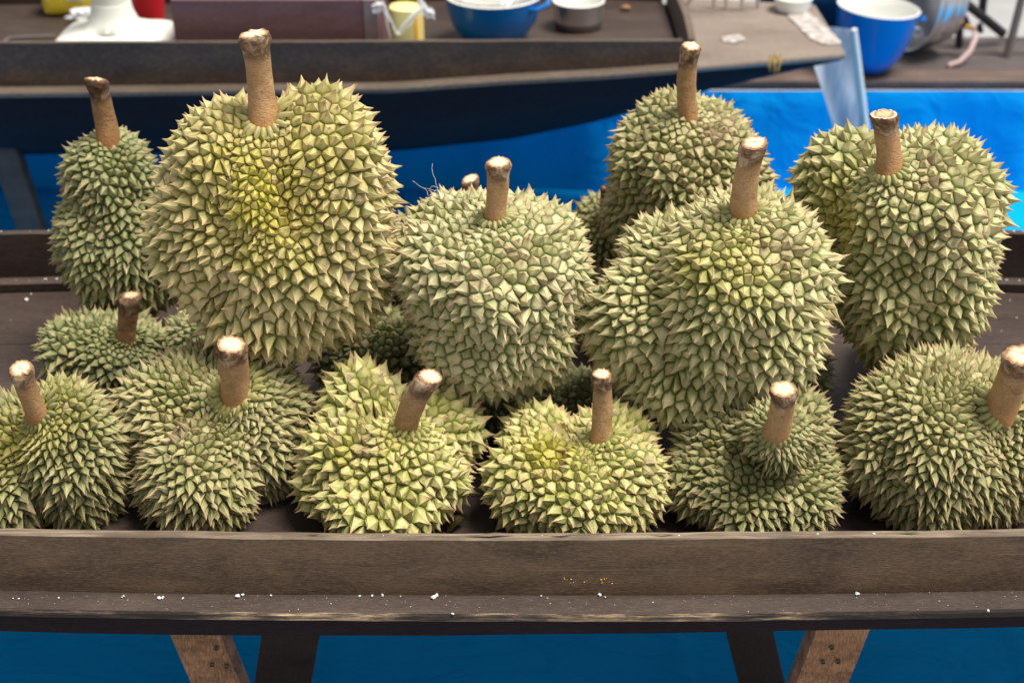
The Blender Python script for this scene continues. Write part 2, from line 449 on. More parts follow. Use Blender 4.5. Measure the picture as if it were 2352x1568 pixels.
sweep(bm, XS, sec, mi=[1, 0, 0, 0])
obj('rear_board', bm, [M_inner, M_ledge], boat, sharp=30)
bm = bmesh.new()
def sec(x):
    y = YC - hw(x); o = y - 0.034 + jit(x, 3, 0.002, 6) + jit(x, 28, 0.0012, 7); z = LEDGE - 0.001
    return [(y - 0.0005, z), (o + 0.002, z + jit(x, 20, 0.0008, 8)), (o, z - 0.003), (o + jit(x, 60, 0.001, 9), z - 0.009), (o + 0.0035, z - 0.013), (y - 0.0005, z - 0.013)]
sweep(bm, XS, sec, mi=[0, 1, 1, 1, 0, 0])
obj('ledge', bm, [M_ledge, M_chip], boat, sharp=30)
bm = bmesh.new()
def sec(x):
    y = YC + hw(x); z = LEDGE - 0.001
    return [(y + 0.013, z), (y + 0.045, z), (y + 0.045, z - 0.013), (y + 0.013, z - 0.013)]
sweep(bm, XS, sec); obj('ledge', bm, M_ledge, boat)
bm = bmesh.new()
def sec(x):
    y = YC + hw(x); z = LEDGE
    return [(y - 0.001, z), (y - 0.024, z - 0.001), (y - 0.024, z - 0.014), (y - 0.019, FLOOR_BOAT + 0.0005), (y - 0.001, FLOOR_BOAT + 0.0005)]
sweep(bm, XS, sec, mi=[0, 1, 1, 1, 1]); obj('inner_rail', bm, [M_ledge, M_inner], boat)
# deck boards inside: planks across the width, running along
nb = 4
for k in range(nb):
    bm = bmesh.new()
    def sec(x, k=k):
        a = YC - hw(x) + 0.0135; bb = YC + hw(x) - 0.002
        y0 = a + (bb - a) * k / nb + 0.0006; y1 = a + (bb - a) * (k + 1) / nb - 0.0006
        return [(y0, FLOOR_BOAT), (y1, FLOOR_BOAT), (y1, FLOOR_BOAT - 0.012), (y0, FLOOR_BOAT - 0.012)]
    sweep(bm, XS[::4], sec); obj('deck_plank', bm, M_floorw, boat, smooth=False)
bm = bmesh.new()
def sec(x):
    w_ = hw(x); y = YC - w_; f = max(0.15, 1 - (abs(x) / 2.55) ** 3)
    dz = 0.004 * math.sin(x * 3.1) + jit(x, 6, 0.0015, 15)
    fr = [(-0.0285, LEDGE - 0.0145), (-0.0265, LEDGE - 0.037 + dz), (-0.008, LEDGE - 0.045 + dz), (0.07, LEDGE - 0.03 - 0.05 * f), (0.2, LEDGE - 0.03 - 0.062 * f)]
    a = [(y + min(o, w_ * 0.9), z) for o, z in fr]
    b_ = [(2 * YC - q, z) for q, z in a][::-1]
    return a + b_ + [(2 * YC - y + 0.012, LEDGE - 0.0245), (y - 0.01, LEDGE - 0.0245)]
sweep(bm, XS, sec); obj('hull', bm, M_hull, boat, sharp=50)

# ------------------------------------------------------------------ trestles of crossed boards
def trestle(name, label, tops, mats, yf, z1, group):
    """each leg: (x_top, x_bottom, y, width, thick)"""
    t = empty(name, (sum(a[0] for a in tops) / len(tops), yf, 0))
    tag(t, label, 'trestle', group)
    for (xt, xb, y, wd, th), m in zip(tops, mats):
        d = Vector((xt - xb, 0, z1 - 0.03)).normalized(); L = math.hypot(xt - xb, z1 - 0.03)
        bm = bmesh.new()
        rot = Matrix((Vector((d.z, 0, -d.x)), Vector((0, 1, 0)), d)).transposed()
        add_box(bm, ((xt + xb) / 2, y, (z1 + 0.03) / 2 ), (wd, th, L), rot, bevel=0.003)
        obj('leg', bm, m, t)
    return t
def xat(px, py, y): return at_y(px, py, y)[0]
yA, yB = 1.36, 1.57
def leg_px(p_top, p_bot, y, wd, th, ztop):
    a = at_y(p_top[0], p_top[1], y); b = at_y(p_bot[0], p_bot[1], y)
    s = (b[0] - a[0]) / (b[2] - a[2])
    return (a[0] + s * (ztop - a[2]), a[0] + s * (0.03 - a[2]), y, wd, th)
tl = trestle('boat_trestle', 'crossed wooden trestle under the left half of the front boat', [
    leg_px((462, 1458), (508, 1568), yA, 0.062, 0.032, 0.455), leg_px((668, 1458), (650, 1568), yB, 0.082, 0.035, 0.455)], [M_legw, M_legd], 1.6, 0.455, 'trestles under the boats')
tr = trestle('boat_trestle', 'crossed wooden trestle under the right half of the front boat', [
    leg_px((1922, 1450), (1876, 1568), yA, 0.066, 0.032, 0.455), leg_px((1722, 1450), (1750, 1568), yB, 0.066, 0.035, 0.455)], [M_legw, M_legd], 1.6, 0.455, 'trestles under the boats')
for t, leg, spots in ((tl, 0, ((497, 1488), (487, 1526), (520, 1530))), (tr, 0, ((1872 + 38, 1487), (1890, 1520), (1925, 1519)))):
    for (px, py) in spots:
        p = at_y(px, py, yA - 0.0185)
        bm = bmesh.new(); add_lathe(bm, [(0, -0.002), (0.0028, -0.0015), (0.003, 0.001)], Matrix.Translation(p) @ Matrix.Rotation(R(90), 4, 'X'), 10)
        obj('nail_head', bm, M_greybar, t)
# cross beams that carry the hull
for t, xs in ((tl, -0.36), (tr, 0.36)):
    bm = bmesh.new(); add_box(bm, (xs, YC + 0.03, 0.42), (0.05, 0.5, 0.03), bevel=0.003); obj('cross_beam', bm, M_legd, t)

# ------------------------------------------------------------------ far boat
fx = [-3.0, -1.15, -0.26, 0.0, 0.2, 0.42, 0.757]
f_y = [3.12, 2.975, 2.985, 3.0, 3.02, 3.055, 3.12]          # outer edge of the rubbing strip
f_z = [0.56, 0.512, 0.52, 0.534, 0.538, 0.543, 0.549]       # top of the strip (deck height)
f_r = [0.66, 0.612, 0.612, 0.608, 0.602, 0.592, 0.585]      # top of the side board
f_b = [3.50, 3.66, 3.66, 3.65, 3.63, 3.58, 3.50]            # back side
f_d = [0.06, 0.175, 0.178, 0.168, 0.135, 0.085, 0.02]       # depth of hull below the deck
def fi(x, t): return float(np.interp(x, fx, t))
fb = empty('wooden_boat', (-0.6, 3.3, 0.33))
tag(fb, 'second brown boat behind the durians, its blunt bare deck end at right', 'boat')
FX = [-3.0 + 3.757 * i / 120 for i in range(121)]
XW = [x for x in FX if x < 0.392]
bm = bmesh.new()
def sec(x):
    y = fi(x, f_y) + 0.036; z0 = fi(x, f_z) - 0.012; z1 = fi(x, f_r) + jit(x, 8, 0.001, 21)
    return [(y, z1), (y + 0.012, z1), (y + 0.012, z0), (y, z0)]
sweep(bm, XW, sec, mi=[1, 0, 0, 0]); obj('side_board', bm, [M_farwall, M_farled], fb)
bm = bmesh.new()
def sec(x):
    y = fi(x, f_b) - 0.036; z0 = fi(x, f_z) - 0.012; z1 = fi(x, f_r)
    return [(y, z1), (y + 0.012, z1), (y + 0.012, z0), (y, z0)]
sweep(bm, XW, sec, mi=[1, 0, 0, 0]); obj('side_board', bm, [M_inner, M_farled], fb)
bm = bmesh.new()
def sec(x):
    y = fi(x, f_y); z = fi(x, f_z)
    return [(y + 0.0355, z), (y + 0.003, z), (y, z - 0.003), (y, z - 0.012), (y + 0.0355, z - 0.012)]
sweep(bm, XW, sec); obj('rubbing_strip', bm, M_farled, fb)
bm = bmesh.new()
def sec(x):
    return [(fi(x, f_y) + 0.0485, fi(x, f_z) + 0.001), (fi(x, f_b) - 0.0365, fi(x, f_z) + 0.001), (fi(x, f_b) - 0.0365, fi(x, f_z) - 0.011), (fi(x, f_y) + 0.0485, fi(x, f_z) - 0.011)]
sweep(bm, XW, sec); obj('inner_floor', bm, M_floorw, fb, smooth=False)
# blunt end deck
bm = bmesh.new()
def sec(x):
    y = fi(x, f_y); z = fi(x, f_z) + 0.001
    return [(y + 0.002, z), (fi(x, f_b), z), (fi(x, f_b), z - 0.013), (y + 0.002, z - 0.013), (y, z - 0.010), (y, z - 0.003)]
XD = [0.394 + 0.363 * i / 12 for i in range(13)]
sweep(bm, XD, sec); obj('end_deck', bm, M_fardeck, fb, sharp=40)
# cross board at the end of the hold, its top dipping in a shallow curve
bm = bmesh.new()
prev = None
for i in range(15):
    u = i / 14; y = 3.092 + (3.545 - 3.092) * u
    z0 = fi(0.4, f_z) + 0.0015; z1 = 0.594 + 0.012 * u + 0.010 * math.sin(u * math.pi * 1.5) * u
    xx = 0.3935 + 0.004 * math.sin(u * 5)
    ring = [bm.verts.new(p) for p in ((xx, y, z0), (xx + 0.013, y, z0), (xx + 0.013 + 0.004, y, z1), (xx + 0.002, y, z1))]
    if prev:
        for k in range(4): bm.faces.new((prev[k], prev[(k + 1) % 4], ring[(k + 1) % 4], ring[k]))
    else: bm.faces.new(ring[::-1])
    prev = ring
bm.faces.new(prev); obj('cross_board', bm, M_farled, fb, sharp=30)
bm = bmesh.new()
def sec(x):
    y = fi(x, f_y); yb = fi(x, f_b); z = fi(x, f_z) - 0.0135; d = fi(x, f_d); wdt = yb - y
    fr = [(0.008, z), (0.016, z - d * 0.12), (0.020, z - d * 0.35), (0.045, z - d * 0.75), (0.085, z - d * 0.96), (0.14, z - d)]
    a = [(y + o, q) for o, q in fr]; b_ = [(yb - o, q) for o, q in fr][::-1]
    return a + b_
sweep(bm, FX[:-1] + [0.750], sec); obj('hull', bm, M_hull, fb, sharp=50)
# transparent tape residue on the deck end
def patch(name, pts, z, mat, parent, amp=0.003, n=34, thick=0.0012, seed=0):
    bm = bmesh.new()
    P = [at_z(px, py, z) for px, py in pts]
    v0 = [bm.verts.new((p[0], p[1], z + 0.0015)) for p in P]
    f = bm.faces.new(v0)
    bmesh.ops.triangulate(bm, faces=[f])
    bmesh.ops.subdivide_edges(bm, edges=bm.edges[:], cuts=6, use_grid_fill=True)
    for v in bm.verts:
        v.co.z += 0.0005 + amp * abs(noise.noise(v.co * 70 + Vector((seed, 0, 0))))
        v.co.x += 0.004 * noise.noise(v.co * 60); v.co.y += 0.006 * noise.noise(v.co * 50 + Vector((5, 0, 0)))
    return obj(name, bm, mat, parent, sharp=20)
def tape_mat():
    b = NB('peeling tape residue')
    n = b.noise(b.coord(), 60, 5, 0.7)
    c = b.ramp(n, [(0.35, (0.2, 0.165, 0.14)), (0.5, (0.42, 0.38, 0.35)), (0.66, (0.72, 0.72, 0.74))])
    return b.done(c, 0.3, b.bump(n, 0.8, 0.004), spec=0.6)
M_tape = tape_mat()
patch('tape_residue', [(1792, 20), (1835, 16), (1862, 34), (1895, 62), (1922, 88), (1934, 104), (1890, 104), (1862, 92), (1836, 66), (1812, 40)], 0.549, M_tape, fb)
patch('scuff_mark', [(1655, 88), (1700, 80), (1712, 90), (1690, 100), (1662, 98)], 0.546, M_tape, fb, amp=0.0004)
# dark trestle at left of the far boat
trestle('boat_trestle', 'dark crossed trestle under the far boat at the left edge', [
    leg_px((12, 337), (72, 520), 3.05, 0.06, 0.04, 0.36), leg_px((-150, 337), (-215, 520), 3.45, 0.055, 0.035, 0.36)], [M_legm, M_legd], 3.2, 0.36, 'trestles under the boats')
trestle('boat_trestle', 'dark crossed trestle hidden behind the heap under the far boat', [
    leg_px((1180, 360), (1130, 520), 3.2, 0.055, 0.035, 0.36), leg_px((1100, 360), (1160, 520), 3.5, 0.055, 0.035, 0.36)], [M_legd, M_legd], 3.3, 0.36, 'trestles under the boats') if False else None

# milky plastic panel below the deck end
bm = bmesh.new()
NV, NU = 24, 10
Y0 = 3.36
top0, top1 = at_y(1838, 193, Y0)[0], at_y(1955, 155, Y0)[0]
mid0, mid1 = at_y(1915, 300, Y0)[0], at_y(1994, 296, Y0)[0]
g = []
for j in range(NV + 1):
    v = j / NV; z = 0.532 * (1 - v) + 0.012 * v
    u_ = (0.50 - z) / (0.50 - 0.255)
    a = top0 + (mid0 - top0) * (1.25 * u_ - 0.25 * u_ * u_ * 0.6); b_ = top1 + (mid1 - top1) * u_
    row = []
    for i in range(NU + 1):
        s = i / NU
        row.append(bm.verts.new((a + (b_ - a) * s, Y0 + 0.02 * math.sin(s * 3.1) + 0.03 * v, z)))
    g.append(row)
for j in range(NV):
    for i in range(NU): bm.faces.new((g[j][i], g[j][i + 1], g[j + 1][i + 1], g[j + 1][i]))
bmesh.ops.solidify(bm, geom=bm.faces[:], thickness=0.004)
pn = empty('plastic_panel', (0.85, Y0, 0))
pn.name = 'plastic_sheet'; tag(pn, 'milky white plastic panel standing on the blue cloth below the far deck end', 'plastic sheet')
edge = [v.co.copy() for v in (g[j][NU] for j in range(NV + 1))]
obj('sheet_body', bm, M_frost, pn)
bm = bmesh.new(); add_tube(bm, [e + Vector((0.004, 0, 0)) for e in edge], 0.0075, 8); obj('edge_rib', bm, M_white, pn)

# ------------------------------------------------------------------ goods on the far boat
IZ = 0.5335
def zf(x): return fi(x, f_z) + 0.0015
# parasol foot
ux, uy = at_y(262, 60, 3.17)[0], 3.17
ub = empty('parasol_base', (ux, uy, zf(ux)))
tag(ub, 'white plastic parasol foot with a thick white pole on the far boat', 'parasol base')
bm = bmesh.new()
z0 = zf(ux)
ring = []
def sq(r, z, sx=1.0):
    pts = []
    for k in range(48):
        a = 2 * math.pi * k / 48; c_, s_ = math.cos(a), math.sin(a); q = (abs(c_) ** 6 + abs(s_) ** 6) ** (1 / 6)
        pts.append(Vector((ux + 0.005 + r * sx * c_ / q, uy + r * 0.74 * s_ / q, z)))
    return pts
levels = [(0.138, z0), (0.141, z0 + 0.004), (0.139, z0 + 0.04), (0.133, z0 + 0.062), (0.12, z0 + 0.072), (0.085, z0 + 0.080)]
prev = None
for r_, z_ in levels:
    rg = [bm.verts.new(p) for p in sq(r_, z_)]
    if prev:
        for k in range(48): bm.faces.new((prev[k], prev[(k + 1) % 48], rg[(k + 1) % 48], rg[k]))
    prev = rg
for rr, zz in ((0.066, 0.087), (0.055, 0.1), (0.047, 0.122), (0.044, 0.14)):
    rg = [bm.verts.new((ux + rr * math.cos(2 * math.pi * k / 48), uy + rr * math.sin(2 * math.pi * k / 48), z0 + zz)) for k in range(48)]
    for k in range(48): bm.faces.new((prev[k], prev[(k + 1) % 48], rg[(k + 1) % 48], rg[k]))
    prev = rg
bm.faces.new(prev); obj('foot', bm, M_white, ub, sharp=60)
bm = bmesh.new(); add_tube(bm, [(ux, uy, z0 + 0.135), (ux, uy, z0 + 0.42)], 0.0415, 32); obj('pole', bm, M_white, ub)

# yellow bottle lying behind
bx = empty('yellow_container', tuple(at_z(162, 36, 0.53)))
tag(bx, 'yellow plastic container with white labels lying left of the parasol foot', 'container')
c0 = at_z(162, 30, 0.53)
bm = bmesh.new(); rot = Matrix.Rotation(R(4), 3, 'Z')
add_box(bm, (c0[0], c0[1] + 0.06, zf(c0[0]) + 0.055), (0.158, 0.09, 0.105), rot, bevel=0.022)
obj('body', bm, M_yellow, bx, sharp=60)
for dx in (-0.038, 0.012):
    bm = bmesh.new(); add_box(bm, (c0[0] + dx, c0[1] + 0.0135, zf(c0[0]) + 0.058), (0.04, 0.002, 0.03), rot)
    obj('label', bm, M_label, bx)
    for r_ in range(3):
        bm = bmesh.new(); add_box(bm, (c0[0] + dx, c0[1] + 0.0120, zf(c0[0]) + 0.050 + 0.009 * r_), (0.024, 0.001, 0.002), rot)
        obj('print_line', bm, M_greybar, bx)

# red ribbed cup
c0 = at_z(340, 40, 0.545)
rc = empty('red_cup', (c0[0], c0[1] + 0.03, zf(c0[0])))
tag(rc, 'red ribbed plastic cup between the parasol foot and the maroon box', 'cup')
bm = bmesh.new()
add_lathe(bm, [(0.001, 0.0), (0.032, 0.0)] + [(0.032 + 0.012 * k / 14 + 0.0006 * (k % 2), 0.003 + 0.1 * k / 14) for k in range(15)] + [(0.042, 0.103), (0.03, 0.006), (0.001, 0.006)],
          Matrix.Translation((c0[0], c0[1] + 0.02, zf(c0[0]))), 40)
obj('cup_wall', bm, M_red, rc, sharp=60)

# crumpled clear bag and wire at the left
def crumple(name, px, py, z, w_, d_, h_, mat, label, cat, seed):
    c = at_z(px, py, z)
    bm = bmesh.new(); bmesh.ops.create_icosphere(bm, subdivisions=4, radius=1)
    for v in bm.verts:
        k = 0.65 + 0.5 * noise.noise(v.co * 2.2 + Vector((seed, 0, 0))) + 0.35 * abs(noise.noise(v.co * 6 + Vector((0, seed, 0))))
        v.co = Vector((c[0] + v.co.x * w_ * k, c[1] + v.co.y * d_ * k, z + 0.001 + max(0, v.co.z * k * 0.5 + 0.45) * h_))
    return tag(obj(name, bm, mat, sharp=25), label, cat)
crumple('plastic_bag', 200, 55, 0.516, 0.055, 0.035, 0.045, M_bag, 'crumpled clear plastic bag against the left of the parasol foot', 'plastic bag', 3)
bm = bmesh.new()
pts = [at_z(px, py, 0.519) for px, py in ((-30, 118), (8, 112), (6, 98), (22, 88), (60, 85), (125, 83))]
add_tube(bm, [Vector(p) for p in pts], 0.003, 6)
tag(obj('thin_cord', bm, M_greybar), 'thin grey cord curling on the far boat floor at left', 'cord')

# maroon box
x0, x1 = at_y(397, 60, 3.062)[0], at_y(870, 60, 3.062)[0]
zb = zf(-0.5) + 0.004; zt = 0.692
mb = empty('wooden_box', ((x0 + x1) / 2, 3.19, zb))
tag(mb, 'maroon painted wooden box right of the parasol foot on the far boat', 'box')
def part_box(name, lo, hi, mat, parent, bevel=0.0015, sm=False):
    bm = bmesh.new(); lo = Vector(lo); hi = Vector(hi)
    add_box(bm, (lo + hi) / 2, hi - lo, bevel=bevel); return obj(name, bm, mat, parent, smooth=sm)
part_box('front_panel', (x0 + 0.001, 3.062, zb), (x1 - 0.033, 3.076, zt), M_maroon, mb)
part_box('corner_post', (x1 - 0.032, 3.060, zb), (x1, 3.085, zt + 0.001), M_maroonl, mb)
part_box('side_panel', (x0 + 0.001, 3.077, zb), (x0 + 0.015, 3.3, zt), M_maroon, mb)
part_box('side_panel', (x1 - 0.014, 3.086, zb), (x1 - 0.001, 3.3, zt), M_maroon, mb)
part_box('rear_panel', (x0 + 0.001, 3.301, zb), (x1 - 0.001, 3.315, zt), M_maroon, mb)
part_box('base_panel', (x0 + 0.016, 3.077, zb), (x1 - 0.015, 3.3, zb + 0.01), M_maroon, mb)

# tin can with a bag tied round it
cx_, cy_ = at_y(934, 60, 3.11)[0], 3.11
can = empty('yellow_tin', (cx_, cy_, zf(cx_)))
tag(can, 'pale yellow tin with an orange print beside the maroon box', 'tin')
bm = bmesh.new(); r_ = 0.038
add_lathe(bm, [(0.0, 0), (r_, 0), (r_ + 0.001, 0.003), (r_, 0.006), (r_, 0.14), (r_ - 0.004, 0.143), (r_ - 0.004, 0.139), (0.0, 0.139)], Matrix.Translation((cx_, cy_, zf(cx_))), 40)
obj('can_body', bm, M_tin, can, sharp=50)
def arc_patch(name, a0, a1, z0_, z1_, mat, rr=0.0386):
    bm = bmesh.new(); prev = None
    for k in range(9):
        a = R(a0 + (a1 - a0) * k / 8)
        vs = [bm.verts.new((cx_ + rr * math.cos(a), cy_ + rr * math.sin(a), zf(cx_) + z)) for z in (z0_, z1_)]
        if prev: bm.faces.new((prev[0], vs[0], vs[1], prev[1]))
        prev = vs
    obj(name, bm, mat, can)
arc_patch('orange_print', -110, -70, 0.012, 0.034, M_orange)
arc_patch('gold_stripe', -60, -42, 0.008, 0.125, M_stripe)
arc_patch('gold_stripe', -30, -22, 0.008, 0.125, M_stripe)
bm = bmesh.new()
def bag_strip(pts, wd, seed):
    prev = None
    for i, p in enumerate(pts):
        p = Vector(p); vs = []
        for k in range(7):
            u = k / 6 - 0.5
            q = p + Vector((0, 0.006 * math.cos(u * 9 + i * 0.7), u * wd * (0.8 + 0.5 * noise.noise(Vector((i * 0.6, seed, 0))))))
            q += Vector((0.005 * noise.noise(Vector((i, k, seed))), 0.006 * noise.noise(Vector((i * 0.7, k, seed + 9))), 0))
            vs.append(bm.verts.new(q))
        if prev:
            for k in range(6): bm.faces.new((prev[k], prev[k + 1], vs[k + 1], vs[k]))
        prev = vs
bag_strip([at_y(855 + 12 * k, 22 - 9 * math.sin(k * 0.5), 3.055) for k in range(3)] + [at_y(878 + 8 * k, 10 + 16 * k, 3.05) for k in range(5)] + [at_y(916 + 10 * k, 76 - 11 * k, 3.05) for k in range(7)], 0.024, 1)
bag_strip([at_y(882 + 3 * k, 25 + 13 * k, 3.06) for k in range(6)], 0.02, 4)
bag_strip([at_y(958 + 8 * k, 0 + 10 * k * (1 if k < 4 else 0.7), 3.065) for k in range(6)], 0.03, 7)
tag(obj('plastic_bag', bm, M_bag, sharp=60), 'white plastic bag tied round the pale yellow tin', 'plastic bag')

# bowls and pots: lathe with an outer and an inner wall
def bowl(name, label, cat, c, prof_out, th, m_out, m_in, tilt=None, n=64):
    e = empty(name, tuple(c)); tag(e, label, cat)
    M = Matrix.Translation(c) @ (tilt if tilt else Matrix())
    inner = [(max(r - th, 0), max(z, th)) for r, z in prof_out if z >= 0][::-1]
    bm = bmesh.new()
    pr = [(0.0, 0.0)] + prof_out
    add_lathe(bm, pr, M, n); obj('outer_wall', bm, m_out, e, sharp=60)
    rt, ztop = prof_out[-1]
    bm = bmesh.new()
    add_lathe(bm, [(rt, ztop), (rt + 0.0012, ztop + 0.002), (rt - th / 2, ztop + 0.0035)] + [(max(r - th, 0.0), z if k else z + 0.002) for k, (r, z) in enumerate([(rt, ztop)] + [(r, max(z, th + 0.001)) for r, z in prof_out[::-1][1:]])] + [(0.0, th + 0.001)], M, n)
    obj('inner_wall', bm, m_in, e, sharp=60)
    return e, M
bcx = at_y(1133, 60, 3.27)[0]
e, M = bowl('blue_bowl', 'blue enamel bowl standing right of the yellow tin on the far boat', 'bowl', (bcx, 3.27, zf(bcx) + 0.0005),
            [(0.055, 0.0), (0.062, 0.003), (0.082, 0.02), (0.098, 0.045), (0.107, 0.075), (0.111, 0.108)], 0.004, M_enamel, M_enamelw)
bm = bmesh.new()
h0 = Vector((bcx + 0.1 * math.cos(R(-38)), 3.27 + 0.1 * math.sin(R(-38)), zf(bcx) + 0.095))
add_tube(bm, [h0 + Vector((-0.002, 0.0, -0.004)), h0 + Vector((0.02, -0.012, 0.0)), h0 + Vector((0.046, 0.0, 0.008)), h0 + Vector((0.05, 0.03, 0.012)), h0 + Vector((0.03, 0.06, 0.012)), h0 + Vector((0.004, 0.062, 0.006))], 0.006, 8)
obj('handle', bm, M_enamel, e)
# sieve lying in the bowl
bm = bmesh.new()
sv = []
for k in range(26):
    a = 2 * math.pi * k / 26
    add_tube(bm, [(bcx + rr * math.cos(a), 3.27 + rr * math.sin(a), zf(bcx) + zz) for rr, zz in ((0.1, 0.11), (0.085, 0.085), (0.055, 0.068), (0.01, 0.062))], 0.0008, 4, cap=False)
for rr, zz in ((0.1, 0.112), (0.094, 0.1), (0.085, 0.086), (0.07, 0.075), (0.055, 0.069), (0.035, 0.065)):
    add_tube(bm, [(bcx + rr * math.cos(2 * math.pi * k / 32), 3.27 + rr * math.sin(2 * math.pi * k / 32), zf(bcx) + zz) for k in range(33)], 0.001 if rr < 0.1 else 0.0025, 5, cap=False)
tag(obj('wire_sieve', bm, M_alu), 'round wire sieve resting in the blue bowl', 'sieve')
scx = at_y(1328, 45, 3.36)[0]
e, M = bowl('metal_pot', 'small dented aluminium pot beside the blue bowl', 'pot', (scx, 3.36, zf(scx) + 0.0005),
            [(0.050, 0.0), (0.056, 0.004), (0.058, 0.012), (0.0595, 0.03), (0.0615, 0.062)], 0.003, M_alu, M_enamelw)
bm = bmesh.new(); add_lathe(bm, [(0.0515, -0.0002), (0.0568, 0.0035), (0.0587, 0.0115), (0.0592, 0.0165)], M, 64); obj('sooty_base', bm, M_aludark, e)
# small brown nut on the floor
c0 = at_z(1437, 25, 0.541); bm = bmesh.new()
bmesh.ops.create_icosphere(bm, subdivisions=2, radius=0.012, matrix=Matrix.Translation((c0[0], c0[1], zf(c0[0]) + 0.007)) @ Matrix.Diagonal((1.1, 0.8, 0.6, 1)))
for v in bm.verts: v.co += v.normal * 0.002 * noise.noise(v.co * 90)
tag(obj('brown_nut', bm, M_legw), 'small brown nut lying on the far boat floor right of the metal pot', 'nut')

# wire rack legs on the end deck and a white dish
rk = empty('metal_rack', (0.62, 3.47, 0.55)); tag(rk, 'thin metal rack standing at the back of the bare deck end', 'rack')
for (pa, pb) in (((1575, 18), (1618, -50)), ((1640, 14), (1638, -70)), ((1668, 16), (1664, -70)), ((1705, 20), (1702, -70)), ((1740, 17), (1735, -70))):
    a = at_z(pa[0], pa[1], 0.551); b_ = at_y(pb[0], pb[1], a[1] + 0.01)
    bm = bmesh.new(); add_tube(bm, [Vector(a), Vector(b_)], 0.0045, 8); obj('leg', bm, M_alu, rk)
a = at_y(1600, -25, 3.46); b_ = at_y(1745, -25, 3.46)
bm = bmesh.new(); add_tube(bm, [Vector(a), Vector(b_)], 0.004, 8); obj('cross_bar', bm, M_alu, rk)
dc = at_z(1815, 14, 0.551)
bowl('white_dish', 'white dish upturned behind the worn tape on the deck end', 'dish', (dc[0], dc[1] - 0.03 + 0.0, 0.551),
     [(0.04, 0.0), (0.042, 0.004), (0.044, 0.012), (0.047, 0.03)], 0.003, M_enamelw, M_enamelw)

# yellow wilted flower on the deck edge
bm = bmesh.new(); c0 = at_y(1778, 168, 3.085)
for k in range(7):
    a = k * 0.9
    p0 = Vector((c0[0], 3.084 - 0.004, 0.552)); p1 = p0 + Vector((0.016 * math.cos(a), -0.006, 0.006 + 0.010 * math.sin(a))); p2 = p0 + Vector((0.012 * math.cos(a + 0.6) - 0.006, -0.010, -0.02 + 0.01 * math.sin(a)))
    add_tube(bm, [p0, p1, p2], [0.001, 0.0022, 0.0006], 5)
tag(obj('wilted_blossom', bm, M_yfleck), 'wilted yellow blossom caught on the front edge of the far deck end', 'flower')

# ------------------------------------------------------------------ on the platform at right
kx = at_y(1997, 100, 3.71)[0]
tiltM = Matrix.Rotation(R(4), 4, 'Y')
e, M = bowl('blue_bucket', 'deep blue enamel pot with white inside on the platform edge', 'pot', (kx, 3.71, PZ + 0.004),
            [(0.044, 0.0), (0.052, 0.004), (0.073, 0.03), (0.088, 0.06), (0.099, 0.1), (0.105, 0.14), (0.108, 0.172)], 0.004, M_enamel, M_enamelw, tiltM)
bm = bmesh.new(); hp = M @ Vector((0.108, -0.005, 0.15))
add_tube(bm, [hp + Vector((0, -0.022, 0.004)), hp + Vector((0.014, -0.018, 0.002)), hp + Vector((0.02, 0, 0)), hp + Vector((0.014, 0.018, 0.002)), hp + Vector((0, 0.022, 0.004))], 0.0045, 8)
obj('handle', bm, M_enamel, e)
bm = bmesh.new(); hp = M @ Vector((0.104, -0.03, 0.125))
add_tube(bm, [hp + Vector((0.004 + 0.012 * math.sin(a), 0, 0.012 * math.cos(a) - 0.004)) for a in [k * math.pi / 8 for k in range(17)]], 0.0012, 5)
obj('wire_ring', bm, M_alu, e)
# big aluminium pan on its side
ax = Vector((-0.93, -0.36, 0.08)).normalized()
pc = Vector((at_y(2118, 30, 3.92)[0], 3.90, PZ + 0.148))
rotm = ax.to_track_quat('Z', 'Y').to_matrix().to_4x4()
Mp = Matrix.Translation(pc) @ rotm
ap = empty('aluminium_basin', (pc.x, pc.y, PZ)); tag(ap, 'large ribbed aluminium basin standing on its side behind the blue pot', 'basin')
bm = bmesh.new()
prof = [(0.0, -0.055), (0.085, -0.055), (0.095, -0.052), (0.118, -0.05), (0.126, -0.044), (0.129, -0.036), (0.127, -0.03), (0.134, -0.024), (0.137, -0.01), (0.135, -0.004), (0.139, 0.004), (0.141, 0.03), (0.139, 0.036), (0.143, 0.042), (0.147, 0.06), (0.146, 0.064), (0.14, 0.06), (0.133, 0.0), (0.12, -0.04), (0.0, -0.048)]
add_lathe(bm, prof, Mp, 72); obj('basin_wall', bm, M_alu, ap, sharp=50)
# black burner stand with brass valve and hose
bs = empty('gas_burner', (1.17, 3.85, PZ)); tag(bs, 'black iron gas burner right of the aluminium basin', 'burner')
def bar(name, p0, p1, y0, y1, r, mat, parent, n=8):
    bm = bmesh.new(); add_tube(bm, [Vector(at_y(*p0, y0)), Vector(at_y(*p1, y1))], r, n); return obj(name, bm, mat, parent)
bar('post', (2207, -20), (2203, 108), 3.90, 3.90, 0.011, M_black, bs)
bar('post', (2262, -30), (2255, 35), 3.95, 3.95, 0.012, M_black, bs)
bar('brace', (2205, -2), (2305, 78), 3.90, 3.93, 0.013, M_black, bs)
bar('pipe', (2215, 40), (2222, 62), 3.84, 3.84, 0.010, M_black, bs)
bar('brass_valve', (2218, 62), (2240, 66), 3.83, 3.82, 0.0065, M_brass, bs)
bar('valve_knob', (2250, 55), (2253, 75), 3.81, 3.81, 0.008, M_black, bs)
bm = bmesh.new(); add_tube(bm, [Vector(at_y(px, py, y)) for px, py, y in ((2240, 66, 3.82), (2240, 90, 3.79), (2228, 118, 3.765), (2205, 142, 3.745), (2178, 152, 3.74))], 0.0075, 10)
tag(obj('gas_hose', bm, M_hose), 'pale pink rubber hose curving down from the brass burner valve', 'hose')
